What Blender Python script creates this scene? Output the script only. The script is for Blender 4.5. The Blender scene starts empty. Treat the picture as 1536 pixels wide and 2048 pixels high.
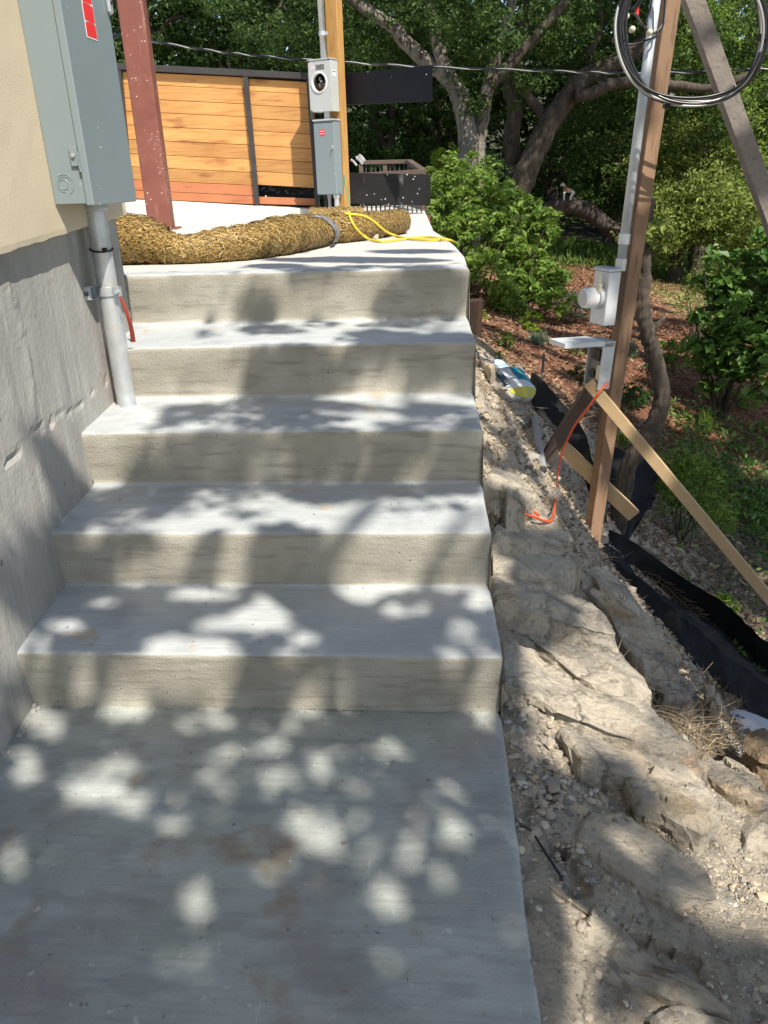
import bpy, math, random
import numpy as np
from mathutils import Vector, Matrix, Euler
random.seed(7); RNG = np.random.default_rng(11)
C = bpy.context.scene.collection
S = bpy.context.scene

# ------------------------------------------------------------------ camera
FPX, PITCH, YAW, ROLL = 1548.96, .413558, -.070081, -.030610
CAM = np.array([-.16941, -1.62818, 1.27461])
_f = np.array([math.sin(YAW)*math.cos(PITCH), math.cos(YAW)*math.cos(PITCH), -math.sin(PITCH)])
_r = np.array([math.cos(YAW), -math.sin(YAW), 0.]); _u = np.cross(_r, _f)
_r2 = _r*math.cos(ROLL)+_u*math.sin(ROLL); _u2 = -_r*math.sin(ROLL)+_u*math.cos(ROLL)
cd = bpy.data.cameras.new('camera'); cam = bpy.data.objects.new('camera', cd); C.objects.link(cam)
cd.sensor_fit = 'VERTICAL'; cd.sensor_height = 36; cd.lens = 36*FPX/2048
cd.clip_start = .02; cd.clip_end = 400
cam.matrix_world = Matrix(((_r2[0], _u2[0], -_f[0], CAM[0]), (_r2[1], _u2[1], -_f[1], CAM[1]), (_r2[2], _u2[2], -_f[2], CAM[2]), (0, 0, 0, 1)))
S.camera = cam
# ------------------------------------------------------------------ light
SUN = np.array([.335, -.50, .79]); SUN /= np.linalg.norm(SUN)      # towards the sun
w = bpy.data.worlds.new('World'); S.world = w; w.use_nodes = True
nt = w.node_tree; bg = nt.nodes['Background']
sky = nt.nodes.new('ShaderNodeTexSky'); sky.sky_type = 'NISHITA'; sky.sun_disc = False
sky.sun_elevation = math.asin(SUN[2]); sky.sun_rotation = math.atan2(SUN[0], SUN[1])
nt.links.new(sky.outputs[0], bg.inputs[0]); bg.inputs[1].default_value = .125
sl = bpy.data.lights.new('sun', 'SUN'); sl.energy = 5.0; sl.angle = math.radians(.53); sl.color = (1, .93, .82)
so = bpy.data.objects.new('sun', sl); C.objects.link(so)
so.rotation_euler = Vector(SUN).to_track_quat('Z', 'Y').to_euler()
S.view_settings.view_transform = 'Standard'; S.view_settings.look = 'None'
S.view_settings.exposure = .52; S.view_settings.gamma = 1
S.cycles.use_denoising = True
S.cycles.max_bounces = 6; S.cycles.transparent_max_bounces = 8
S.render.resolution_x = 768; S.render.resolution_y = 1024

# ------------------------------------------------------------------ measuring: photo pixel -> point of the place
def ray(px, py): return _f + _r2*(px-768)/FPX - _u2*(py-1024)/FPX
def at(px, py, d): return CAM + ray(px, py)*d
def on(px, py, ax, v):
    d = ray(px, py); return CAM + d*((v-CAM[ax])/d[ax])
PZ0, PY0, PK = .964, 1.2, .012
def pz(y): return PZ0-PK*(y-PY0)
def patio(px, py, dz=0.):
    d = ray(px, py); t = (PZ0+dz-PK*(CAM[1]-PY0)-CAM[2])/(d[2]+PK*d[1]); return CAM+d*t
T, R, G, BAT, SX, XW = .29856, .178, .0622, .0222, -.0377, -1.235

# ------------------------------------------------------------------ materials
MATS = {}
def mat(name, col, rough=.8, var=None, scale=8., bump=0., bscale=60., metal=0., stretch=None, extra=None, detail=8, spec=.5):
    """base colour varied by noise between col and var; fine relief by bump; extra(nt, colour_socket) may add more"""
    if name in MATS: return MATS[name]
    m = bpy.data.materials.new(name); m.use_nodes = True; n = m.node_tree; b = n.nodes['Principled BSDF']
    b.inputs['Roughness'].default_value = rough; b.inputs['Metallic'].default_value = metal
    b.inputs['Specular IOR Level'].default_value = spec
    tc = n.nodes.new('ShaderNodeTexCoord'); mp = n.nodes.new('ShaderNodeMapping'); n.links.new(tc.outputs['Object'], mp.inputs[0])
    if stretch: mp.inputs['Scale'].default_value = stretch
    cs = None
    if var:
        ns = n.nodes.new('ShaderNodeTexNoise'); ns.inputs['Scale'].default_value = scale; ns.inputs['Detail'].default_value = detail
        ns.inputs['Roughness'].default_value = .65
        n.links.new(mp.outputs[0], ns.inputs[0])
        rp = n.nodes.new('ShaderNodeValToRGB'); rp.color_ramp.elements[0].position = .32; rp.color_ramp.elements[1].position = .68
        rp.color_ramp.elements[0].color = (*col, 1); rp.color_ramp.elements[1].color = (*var, 1)
        n.links.new(ns.outputs[0], rp.inputs[0]); cs = rp.outputs[0]
    else:
        rgb = n.nodes.new('ShaderNodeRGB'); rgb.outputs[0].default_value = (*col, 1); cs = rgb.outputs[0]
    if extra: cs = extra(n, cs, mp)
    n.links.new(cs, b.inputs['Base Color'])
    if bump:
        bn = n.nodes.new('ShaderNodeTexNoise'); bn.inputs['Scale'].default_value = bscale; bn.inputs['Detail'].default_value = 6
        n.links.new(mp.outputs[0], bn.inputs[0]); bp = n.nodes.new('ShaderNodeBump'); bp.inputs['Strength'].default_value = bump
        bp.inputs['Distance'].default_value = .01; n.links.new(bn.outputs[0], bp.inputs['Height']); n.links.new(bp.outputs[0], b.inputs['Normal'])
    MATS[name] = m; return m
def nz(n, mp, scale, lo, hi, detail=5, vec=None, stretch=None):
    t = n.nodes.new('ShaderNodeTexNoise'); t.inputs['Scale'].default_value = scale; t.inputs['Detail'].default_value = detail
    src = mp.outputs[0]
    if stretch:
        m2 = n.nodes.new('ShaderNodeMapping'); m2.inputs['Scale'].default_value = stretch; n.links.new(src, m2.inputs[0]); src = m2.outputs[0]
    n.links.new(src, t.inputs[0])
    r = n.nodes.new('ShaderNodeMapRange'); r.inputs[1].default_value = lo; r.inputs[2].default_value = hi
    n.links.new(t.outputs[0], r.inputs[0]); return r.outputs[0]
def mixc(n, a, col, fac, mode='MIX', amt=1.):
    x = n.nodes.new('ShaderNodeMix'); x.data_type = 'RGBA'; x.blend_type = mode
    if amt != 1.:
        mu = n.nodes.new('ShaderNodeMath'); mu.operation = 'MULTIPLY'; mu.inputs[1].default_value = amt; n.links.new(fac, mu.inputs[0]); fac = mu.outputs[0]
    n.links.new(fac, x.inputs[0]); n.links.new(a, x.inputs[6])
    if isinstance(col, tuple): x.inputs[7].default_value = (*col, 1)
    else: n.links.new(col, x.inputs[7])
    return x.outputs[2]
def speck(n, cs, mp, col=(.75, .75, .74), scale=40, size=.13, keep=.55):
    v = n.nodes.new('ShaderNodeTexVoronoi'); v.inputs['Scale'].default_value = scale; n.links.new(mp.outputs[0], v.inputs[0])
    r = n.nodes.new('ShaderNodeMapRange'); r.inputs[1].default_value = size; r.inputs[2].default_value = size*.7; n.links.new(v.outputs['Distance'], r.inputs[0])
    k = nz(n, mp, 5, keep, keep+.04)
    mu = n.nodes.new('ShaderNodeMath'); mu.operation = 'MULTIPLY'; n.links.new(r.outputs[0], mu.inputs[0]); n.links.new(k, mu.inputs[1])
    return mixc(n, cs, col, mu.outputs[0])

def ex_tread(n, cs, mp):
    cs = mixc(n, cs, (.25, .225, .225), nz(n, mp, 3.1, .5, .66, 9), amt=.6)                     # faint mauve blotches
    cs = mixc(n, cs, (.52, .55, .54), nz(n, mp, 3, .5, .72, stretch=(1, 3, 1)), amt=.6)     # chalky film
    cs = mixc(n, cs, (.2, .205, .21), nz(n, mp, 60, .5, .75, stretch=(.12, 2., 1)), amt=.35)   # trowel strokes
    cs = mixc(n, cs, (.66, .67, .68), nz(n, mp, 150, .66, .72, stretch=(.5, .1, 1)), amt=.25)   # scratches
    cs = mixc(n, cs, (.26, .19, .12), nz(n, mp, 5.5, .60, .69, 14), amt=.7)                 # rusty mud scuffs
    cs = mixc(n, cs, (.10, .095, .09), nz(n, mp, 75, .69, .74), amt=.75); cs = mixc(n, cs, (.60, .61, .59), nz(n, mp, 48, .68, .72, 8), amt=.6); cs = mixc(n, cs, (.22, .225, .22), nz(n, mp, 8, .52, .66, 12, stretch=(1, 2.5, 1)), amt=.45)
    return cs
M_tread = mat('trowelled_concrete', (.315, .345, .325), .62, (.42, .44, .41), 5, .25, 150, extra=ex_tread)
def ex_tread2(n, cs, mp):
    cs = mixc(n, cs, (.55, .57, .57), nz(n, mp, 4, .45, .7, stretch=(1, 2, 1)), amt=.7)
    cs = mixc(n, cs, (.28, .30, .32), nz(n, mp, 60, .5, .75, stretch=(.12, 2., 1)), amt=.5)
    cs = mixc(n, cs, (.29, .30, .31), nz(n, mp, 9, .54, .7, 9), amt=.5)
    cs = mixc(n, cs, (.42, .33, .22), nz(n, mp, 7, .68, .71, 9), amt=.6)
    cs = mixc(n, cs, (.12, .11, .1), nz(n, mp, 70, .74, .78), amt=.6)
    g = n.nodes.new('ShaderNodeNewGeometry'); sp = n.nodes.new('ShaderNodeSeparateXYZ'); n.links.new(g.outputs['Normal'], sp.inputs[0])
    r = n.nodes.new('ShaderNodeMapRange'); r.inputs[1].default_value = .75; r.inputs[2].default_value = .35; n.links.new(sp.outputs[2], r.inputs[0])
    # steep faces, the risers, take a browner sandy colour
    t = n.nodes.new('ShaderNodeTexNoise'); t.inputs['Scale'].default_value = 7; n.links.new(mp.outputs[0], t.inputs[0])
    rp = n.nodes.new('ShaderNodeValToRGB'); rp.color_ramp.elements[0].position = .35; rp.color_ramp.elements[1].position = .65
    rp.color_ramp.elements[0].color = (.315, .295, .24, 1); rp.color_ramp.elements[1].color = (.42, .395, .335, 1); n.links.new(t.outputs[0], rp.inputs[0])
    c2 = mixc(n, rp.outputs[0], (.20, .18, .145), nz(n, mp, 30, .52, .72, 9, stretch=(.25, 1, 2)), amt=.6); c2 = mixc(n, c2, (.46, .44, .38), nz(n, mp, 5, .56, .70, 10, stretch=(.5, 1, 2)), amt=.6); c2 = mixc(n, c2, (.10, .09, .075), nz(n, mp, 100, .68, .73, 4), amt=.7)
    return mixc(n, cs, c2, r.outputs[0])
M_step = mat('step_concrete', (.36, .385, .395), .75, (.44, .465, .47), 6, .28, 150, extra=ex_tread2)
M_patio = mat('patio_concrete', (.50, .49, .46), .75, (.60, .58, .54), 3, .2, 60)
def ex_wall(n, cs, mp):
    cs = mixc(n, cs, (.20, .20, .19), nz(n, mp, 14, .5, .72, stretch=(1, 1.6, .25)), amt=.5)
    cs = mixc(n, cs, (.47, .46, .43), nz(n, mp, 26, .54, .74, stretch=(1, 1.6, .2)), amt=.5)
    cs = mixc(n, cs, (.50, .49, .46), nz(n, mp, 7, .58, .70, 10), amt=.5); cs = mixc(n, cs, (.16, .155, .15), nz(n, mp, 5, .60, .72, 10), amt=.5)
    cs = mixc(n, cs, (.38, .31, .29), nz(n, mp, 4, .6, .72), amt=.5)
    cs = mixc(n, cs, (.05, .05, .045), nz(n, mp, 55, .70, .74), amt=.9)
    return cs
M_wall = mat('board_formed_concrete', (.28, .275, .255), .9, (.36, .35, .325), 3, .3, 110, stretch=(1, 1, .5), extra=ex_wall)
M_stucco = mat('tan_stucco', (.50, .43, .31), .9, (.57, .49, .36), 5, .12, 200)
M_greybox = mat('grey_enamel', (.20, .245, .26), .4, (.215, .26, .275), 3, .02, 20, extra=lambda n, c, m: speck(n, c, m, scale=26, size=.1, keep=.52))
M_lightgrey = mat('pale_grey_enamel', (.44, .46, .45), .4, (.48, .50, .48), 6, .02, 30)
M_galv = mat('galvanised_steel', (.42, .45, .47), .42, (.62, .65, .67), 14, .06, 40, metal=.55, extra=lambda n, c, m: mixc(n, c, (.55, .53, .49), nz(n, m, 22, .5, .62), amt=.6))
M_galv2 = mat('weathered_zinc', (.40, .44, .47), .5, (.55, .59, .62), 12, .05, 40, metal=.3)
M_primer = mat('red_oxide_primer', (.17, .052, .036), .6, (.22, .078, .055), 5, .08, 60,
               extra=lambda n, c, m: speck(n, speck(n, mixc(n, c, (.42, .25, .23), nz(n, m, 6, .6, .72, stretch=(3, 3, .5)), amt=.3), m, scale=34, size=.15, keep=.49), m, scale=90, size=.16, keep=.57))
def ex_board(a, b, k=1.):
    def f(n, cs, mp):
        oi = n.nodes.new('ShaderNodeObjectInfo')
        cs = mixc(n, cs, a, nz(n, mp, 5, .46, .72, 9, stretch=(.7, 6, 14)), amt=.8)
        cs = mixc(n, cs, b, nz(n, mp, 5, .60, .70, 6, stretch=(.6, 2, 3)), amt=.75)
        hv = n.nodes.new('ShaderNodeHueSaturation'); mr = n.nodes.new('ShaderNodeMapRange'); mr.inputs[3].default_value = 1-.2*k; mr.inputs[4].default_value = 1+.2*k
        n.links.new(oi.outputs['Random'], mr.inputs[0]); n.links.new(mr.outputs[0], hv.inputs['Value']); n.links.new(cs, hv.inputs['Color'])
        return hv.outputs[0]
    return f
M_cedar = mat('cedar_board', (.60, .32, .105), .65, (.50, .245, .07), 3, .15, 60, stretch=(1, 1, 1), extra=ex_board((.40, .16, .045), (.27, .10, .03)))
M_redcedar = mat('red_cedar_board', (.52, .20, .085), .65, (.42, .14, .06), 3, .15, 60, extra=ex_board((.45, .17, .07), (.30, .10, .05)))
M_post = mat('treated_pine', (.50, .29, .09), .7, (.40, .21, .06), 4, .2, 60, stretch=(1, 1, .15), extra=lambda n, c, m: mixc(n, c, (.28, .13, .04), nz(n, m, 40, .5, .7, 6), amt=.6))
M_pole = mat('brown_timber', (.32, .20, .12), .85, (.20, .125, .075), 5, .3, 60, stretch=(1, 1, .12), extra=lambda n, c, m: mixc(n, c, (.10, .055, .03), nz(n, m, 50, .56, .7, 6), amt=.7))
M_oldwood = mat('weathered_grey_timber', (.26, .23, .20), .9, (.19, .165, .145), 8, .35, 60, extra=lambda n, c, m: mixc(n, c, (.09, .08, .07), nz(n, m, 30, .55, .7, 6), amt=.6))
M_lumber = mat('new_lumber', (.50, .36, .20), .75, (.42, .29, .15), 8, .15, 60)
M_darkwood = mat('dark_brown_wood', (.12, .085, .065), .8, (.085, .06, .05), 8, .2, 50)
M_burnt = mat('charred_stump_wood', (.018, .012, .009), .95, (.06, .028, .014), 18, .6, 50, stretch=(1, 1, .2))
M_black = mat('black_steel', (.006, .007, .012), .5, (.009, .009, .013), 5, .03, 30, spec=.2, extra=lambda n, c, m: speck(n, c, m, scale=13, size=.07, keep=.5))
M_blackdirty = mat('dusty_black_steel', (.012, .012, .013), .6, (.022, .022, .023), 5, .05, 30, spec=.2,
                   extra=lambda n, c, m: speck(n, mixc(n, c, (.30, .32, .34), nz(n, m, 8, .62, .78, 9, stretch=(1, 1, .5)), amt=.5), m, scale=22, size=.16, keep=.48))
M_frame = mat('dark_bronze_steel', (.035, .032, .032), .5, (.05, .047, .045), 8, .05, 30)
M_brownpaint = mat('brown_painted_steel', (.16, .055, .035), .5, (.19, .07, .045), 8, .05, 30, extra=lambda n, c, m: speck(n, c, m, scale=20, size=.1, keep=.5))
M_rubber = mat('black_rubber', (.012, .012, .013), .45)
M_cable = mat('black_cable_sheath', (.012, .012, .014), .3, spec=.6)
M_alum = mat('bare_aluminium_strand', (.42, .42, .41), .45, metal=.4)
M_red = mat('red_label', (.75, .03, .03), .5)
M_redcloth = mat('faded_red_plastic', (.60, .09, .05), .6, (.50, .07, .04), 12)
M_orange = mat('orange_cord_sheath', (.72, .11, .04), .5)
M_yellow = mat('yellow_cord_sheath', (.80, .58, .05), .5)
M_green = mat('green_wire_sheath', (.01, .28, .16), .45)
M_white = mat('white_plastic', (.72, .72, .69), .4)
M_ivory = mat('ivory_ceramic', (.62, .58, .42), .35)
M_cloth = mat('white_felt_sheet', (.50, .52, .55), .9, (.38, .40, .42), 9, .3, 40)
M_silt = mat('black_woven_fabric', (.006, .006, .007), .6, (.010, .010, .011), 12, .4, 160, extra=lambda n, c, m: mixc(n, c, (.06, .055, .05), nz(n, m, 9, .64, .78, 8), amt=.3), spec=.25)
M_strap = mat('grey_webbing', (.10, .10, .11), .7, (.26, .26, .26), 14)
M_pipe = mat('grey_conduit_plastic', (.25, .26, .26), .6, (.34, .34, .33), 16, .15, 50)
M_bronzebrick = mat('inside_tan', (.42, .28, .17), .7)
M_dark = mat('dark_inside', (.015, .015, .016), .7)
M_mortar = mat('mortar_crumb', (.46, .44, .40), .95, (.35, .33, .30), 30, .6, 80)
def ex_lime(n, cs, mp):
    cs = mixc(n, cs, (.56, .49, .38), nz(n, mp, 7, .50, .66, 11), amt=.8)
    cs = mixc(n, cs, (.36, .22, .09), nz(n, mp, 2.6, .54, .70, 7), amt=.75)
    cs = mixc(n, cs, (.17, .16, .145), nz(n, mp, 4, .52, .64, 11), amt=.75)
    cs = mixc(n, cs, (.36, .20, .12), nz(n, mp, 6, .66, .74, 8), amt=.6)
    cs = mixc(n, cs, (.09, .08, .07), nz(n, mp, 34, .60, .70, 12), amt=.6)
    return mixc(n, cs, (.48, .44, .38), nz(n, mp, 60, .62, .72, 6), amt=.6)
M_lime = mat('limestone', (.54, .475, .375), .95, (.42, .375, .305), 5, 0, 45, extra=ex_lime)
def rough_relief(m, dist, k1=14, k2=55, kc=7, crack=.5):
    """fractured relief: coarse pitted noise, grains and a few cracks"""
    n = m.node_tree; b = n.nodes['Principled BSDF']; tc = n.nodes.new('ShaderNodeTexCoord')
    a = n.nodes.new('ShaderNodeTexNoise'); a.inputs['Scale'].default_value = k1; a.inputs['Detail'].default_value = 14; a.inputs['Roughness'].default_value = .72; n.links.new(tc.outputs['Object'], a.inputs[0])
    v = n.nodes.new('ShaderNodeTexVoronoi'); v.inputs['Scale'].default_value = k2; n.links.new(tc.outputs['Object'], v.inputs[0])
    wv = n.nodes.new('ShaderNodeVectorMath'); wv.operation = 'MULTIPLY_ADD'; wv.inputs[1].default_value = (.12, .12, .12); n.links.new(a.outputs['Color'], wv.inputs[0]); n.links.new(tc.outputs['Object'], wv.inputs[2])
    e = n.nodes.new('ShaderNodeTexVoronoi'); e.feature = 'DISTANCE_TO_EDGE'; e.inputs['Scale'].default_value = kc; n.links.new(wv.outputs[0], e.inputs[0])
    r = n.nodes.new('ShaderNodeMapRange'); r.inputs[1].default_value = 0; r.inputs[2].default_value = .05; r.inputs[3].default_value = -crack; r.inputs[4].default_value = 0; n.links.new(e.outputs['Distance'], r.inputs[0])
    m1 = n.nodes.new('ShaderNodeMath'); m1.operation = 'MULTIPLY_ADD'; m1.inputs[1].default_value = -.22; n.links.new(v.outputs['Distance'], m1.inputs[0]); n.links.new(a.outputs[0], m1.inputs[2])
    m2 = n.nodes.new('ShaderNodeMath'); m2.operation = 'ADD'; n.links.new(m1.outputs[0], m2.inputs[0]); n.links.new(r.outputs[0], m2.inputs[1])
    bp = n.nodes.new('ShaderNodeBump'); bp.inputs['Strength'].default_value = 1; bp.inputs['Distance'].default_value = dist; n.links.new(m2.outputs[0], bp.inputs['Height']); n.links.new(bp.outputs[0], b.inputs['Normal'])
rough_relief(M_lime, .03, 14, 60, 3.2, .22)
M_stone2 = mat('broken_limestone', (.52, .45, .35), .95, (.36, .31, .26), 11, .5, 60)
M_bark = mat('oak_bark', (.12, .105, .09), .95, (.24, .215, .18), 14, 1., 40, stretch=(1, 1, .22), extra=lambda n, c, m: mixc(n, c, (.025, .02, .016), nz(n, m, 34, .52, .64, 6), amt=.85))
M_bark2 = mat('cedar_elm_bark', (.035, .028, .022), .95, (.10, .08, .062), 16, 1., 42, stretch=(1, 1, .3), extra=lambda n, c, m: mixc(n, c, (.02, .014, .01), nz(n, m, 34, .55, .66, 6), amt=.85))
def ex_straw(n, cs, mp): return mixc(n, cs, (.10, .06, .02), nz(n, mp, 60, .5, .62, 6), amt=.8)
M_strawbody = mat('packed_straw', (.22, .135, .04), .95, (.13, .075, .02), 30, 1., 90, extra=ex_straw)

def attr_mat(name, cols, attr='tone', rough=.6, trans=0., scale=None):
    """colour picked along a ramp by a per-leaf / per-piece number"""
    if name in MATS: return MATS[name]
    m = bpy.data.materials.new(name); m.use_nodes = True; n = m.node_tree; b = n.nodes['Principled BSDF']; b.inputs['Roughness'].default_value = rough
    b.inputs['Specular IOR Level'].default_value = .35
    a = n.nodes.new('ShaderNodeAttribute'); a.attribute_name = attr
    r = n.nodes.new('ShaderNodeValToRGB'); els = r.color_ramp.elements
    while len(els) < len(cols): els.new(.5)
    for i, c in enumerate(cols): els[i].position = i/(len(cols)-1); els[i].color = (*c, 1)
    n.links.new(a.outputs['Fac'], r.inputs[0]); n.links.new(r.outputs[0], b.inputs['Base Color'])
    if trans:
        t = n.nodes.new('ShaderNodeBsdfTranslucent'); hs = n.nodes.new('ShaderNodeHueSaturation'); hs.inputs['Value'].default_value = 1.7; hs.inputs['Hue'].default_value = .485
        n.links.new(r.outputs[0], hs.inputs['Color']); n.links.new(hs.outputs[0], t.inputs[0])
        mx = n.nodes.new('ShaderNodeMixShader'); mx.inputs[0].default_value = trans
        n.links.new(b.outputs[0], mx.inputs[1]); n.links.new(t.outputs[0], mx.inputs[2]); n.links.new(mx.outputs[0], n.nodes['Material Output'].inputs[0])
    MATS[name] = m; return m
M_oakleaf = attr_mat('oak_leaf', [(.022, .05, .010), (.05, .10, .02), (.11, .18, .04)], trans=.3)
M_brightleaf = attr_mat('bright_leaf', [(.065, .14, .02), (.15, .25, .04), (.29, .38, .09)], trans=.35)
M_limeleaf = attr_mat('lime_leaf', [(.12, .22, .02), (.22, .34, .03), (.32, .42, .06)], trans=.35)
M_oliveleaf = attr_mat('olive_leaf', [(.10, .15, .03), (.19, .25, .055), (.32, .37, .10)], trans=.3)
M_greyleaf = attr_mat('grey_green_leaf', [(.10, .15, .09), (.17, .23, .14), (.26, .32, .20)], trans=.25)
M_darkleaf = attr_mat('dark_glossy_leaf', [(.02, .055, .015), (.04, .09, .025), (.08, .16, .04)], trans=.2, rough=.4)
M_broadleaf = attr_mat('broad_leaf', [(.04, .10, .02), (.09, .18, .035), (.18, .30, .06)], trans=.35, rough=.45)
M_grass = attr_mat('grass_blade', [(.05, .10, .015), (.10, .18, .03), (.20, .26, .06)], trans=.3)
M_gravel = attr_mat('limestone_gravel', [(.16, .155, .15), (.36, .33, .28), (.46, .38, .27), (.55, .52, .46)], rough=.95)
M_chip = attr_mat('red_mulch_chip', [(.085, .045, .025), (.19, .10, .055), (.31, .175, .10), (.48, .36, .24)], rough=.95)
M_straw = attr_mat('straw', [(.13, .07, .018), (.27, .165, .045), (.42, .275, .085), (.56, .42, .19)], rough=.55)
M_twig = attr_mat('dry_twig', [(.10, .07, .045), (.24, .18, .12), (.42, .34, .22)], rough=.9)

# ------------------------------------------------------------------ mesh helpers
def tag(o, label=None, cat=None, group=None, kind=None):
    if label: o['label'] = label
    if cat: o['category'] = cat
    if group: o['group'] = group
    if kind: o['kind'] = kind
    return o
def empty(name, loc, label, cat, group=None, rz=0):
    o = bpy.data.objects.new(name, None); C.objects.link(o); o.location = loc; o.rotation_euler = (0, 0, rz); o.empty_display_size = .1
    return tag(o, label, cat, group)
def link(name, me, m, parent=None, smooth=False):
    o = bpy.data.objects.new(name, me); C.objects.link(o)
    if m and not me.materials: me.materials.append(m)
    if smooth: me.shade_smooth()
    if parent is not None:
        o.parent = parent
        if parent.type == 'EMPTY' and not parent.get('_local'):      # vertices are world coordinates
            o.matrix_parent_inverse = Matrix.LocRotScale(parent.location, parent.rotation_euler, None).inverted()
    return o
class MB:
    def __init__(s): s.v = []; s.f = []
    def add(s, v, f):
        n = len(s.v); s.v += [tuple(p) for p in v]; s.f += [tuple(i+n for i in q) for q in f]; return s
    def frame(s, o, a, b, c):        # box from a corner and three edge vectors
        o, a, b, c = map(np.array, (o, a, b, c))
        v = [o, o+a, o+a+b, o+b, o+c, o+a+c, o+a+b+c, o+b+c]
        f = [(0, 3, 2, 1), (4, 5, 6, 7), (0, 1, 5, 4), (1, 2, 6, 5), (2, 3, 7, 6), (3, 0, 4, 7)]
        if np.dot(np.cross(a, b), c) < 0: f = [q[::-1] for q in f]
        return s.add(v, f)
    def box(s, lo, hi): return s.frame(lo, (hi[0]-lo[0], 0, 0), (0, hi[1]-lo[1], 0), (0, 0, hi[2]-lo[2]))
    def beam(s, p, q, wdir, w, t):   # timber from p to q; w along wdir, t across
        p, q, wd = map(lambda a: np.array(a, float), (p, q, wdir)); d = q-p; L = np.linalg.norm(d); dn = d/L
        wd = wd-dn*np.dot(wd, dn); wd /= np.linalg.norm(wd); td = np.cross(dn, wd)
        return s.frame(p-wd*w/2-td*t/2, d, wd*w, td*t)
    def tube(s, pts, r, k=8, cap=True, noise=0., seed=0):
        pts = [np.array(p, float) for p in pts]; n = len(pts)
        rs = [r]*n if np.isscalar(r) else list(r); rr = random.Random(seed)
        up = np.array((.13, .21, .97)); V = []; prev = None
        for i, p in enumerate(pts):
            t = pts[min(i+1, n-1)]-pts[max(i-1, 0)]; t /= np.linalg.norm(t)+1e-9
            a = np.cross(t, up) if prev is None else prev-t*np.dot(prev, t)
            if np.linalg.norm(a) < 1e-3: a = np.cross(t, (1, 0, 0))
            a /= np.linalg.norm(a); b = np.cross(t, a); prev = a
            for j in range(k):
                an = 2*math.pi*j/k; q = rs[i]*(1+(rr.uniform(-noise, noise) if noise else 0)); V.append(p+(a*math.cos(an)+b*math.sin(an))*q)
        F = [(i*k+j, i*k+(j+1) % k, (i+1)*k+(j+1) % k, (i+1)*k+j) for i in range(n-1) for j in range(k)]
        if cap: F += [tuple(range(k))[::-1], tuple((n-1)*k+j for j in range(k))]
        return s.add(V, F)
    def grid(s, P, flip=False):      # P[i][j] points
        n, m = len(P), len(P[0]); V = [p for r in P for p in r]
        F = [(i*m+j, i*m+j+1, (i+1)*m+j+1, (i+1)*m+j) for i in range(n-1) for j in range(m-1)]
        if flip: F = [q[::-1] for q in F]
        return s.add(V, F)
    def build(s, name, m, parent=None, smooth=False, bevel=0., seg=1, label=None):
        me = bpy.data.meshes.new(name); me.from_pydata([tuple(map(float, p)) for p in s.v], [], s.f); me.update()
        o = link(name, me, m, parent, smooth)
        if bevel:
            b = o.modifiers.new('bevel', 'BEVEL'); b.width = bevel; b.segments = seg; b.limit_method = 'ANGLE'; b.angle_limit = .6
        if label: o['label'] = label
        return o
def fast_mesh(name, V, F, tone=None):
    V = np.asarray(V, np.float32); F = np.asarray(F, np.int32); k = F.shape[1]
    me = bpy.data.meshes.new(name); me.vertices.add(len(V)); me.vertices.foreach_set('co', V.ravel())
    me.loops.add(F.size); me.loops.foreach_set('vertex_index', F.ravel()); me.polygons.add(len(F))
    me.polygons.foreach_set('loop_start', np.arange(len(F), dtype=np.int32)*k)
    me.update(calc_edges=True); me.shade_flat()
    if tone is not None:
        a = me.attributes.new('tone', 'FLOAT', 'POINT'); a.data.foreach_set('value', np.asarray(tone, np.float32))
    return me
def rnd_dirs(n, rng=RNG):
    v = rng.normal(size=(n, 3)); return v/np.linalg.norm(v, axis=1, keepdims=True)
def leaf_mesh(name, P, size, aspect=.5, up=.5, fold=.18, rng=RNG, tone=None, droop=None):
    """folded four-corner leaves at P"""
    n = len(P); N = rnd_dirs(n, rng); N[:, 2] = np.abs(N[:, 2])+up; N /= np.linalg.norm(N, axis=1, keepdims=True)
    A = rnd_dirs(n, rng)
    if droop is not None: A = A+np.array(droop)
    A = A-N*np.sum(A*N, 1, keepdims=True); A /= np.linalg.norm(A, axis=1, keepdims=True)+1e-9; B = np.cross(N, A)
    sz = (size*rng.uniform(.45, 1.5, n))[:, None]
    mid = P+A*sz*.05
    V = np.stack([P-A*sz*.5, mid+B*sz*aspect*.5+N*sz*fold, P+A*sz*.5, mid-B*sz*aspect*.5+N*sz*fold], 1).reshape(-1, 3)
    i = np.arange(n)*4; F = np.concatenate([np.stack([i, i+1, i+2], 1), np.stack([i, i+2, i+3], 1)])
    t = rng.beta(2, 2, n) if tone is None else tone
    return fast_mesh(name, V, F, np.repeat(t, 4))
def clumps(blobs, n, sub=.35, per=60, rng=RNG, shell=.55):
    """points gathered in leaf clumps through ellipsoid volumes; blobs = (centre, radii)"""
    vol = np.array([b[1][0]*b[1][1]*b[1][2] for b in blobs])**.75; vol /= vol.sum(); out = []
    for (c, r), s in zip(blobs, vol):
        k = max(3, int(n*s/per)); d = rnd_dirs(k, rng)*(rng.uniform(shell**3, 1, k)**(1/3))[:, None]*np.array(r)
        cc = np.array(c)+d; m = per
        q = rnd_dirs(k*m, rng)*(rng.uniform(.1, 1, k*m)**.5)[:, None]*np.repeat(rng.uniform(.5, 1.2, k), m)[:, None]*np.array([sub, sub, sub*.6])
        out.append(np.repeat(cc, m, 0)+q)
    return np.concatenate(out)
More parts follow.
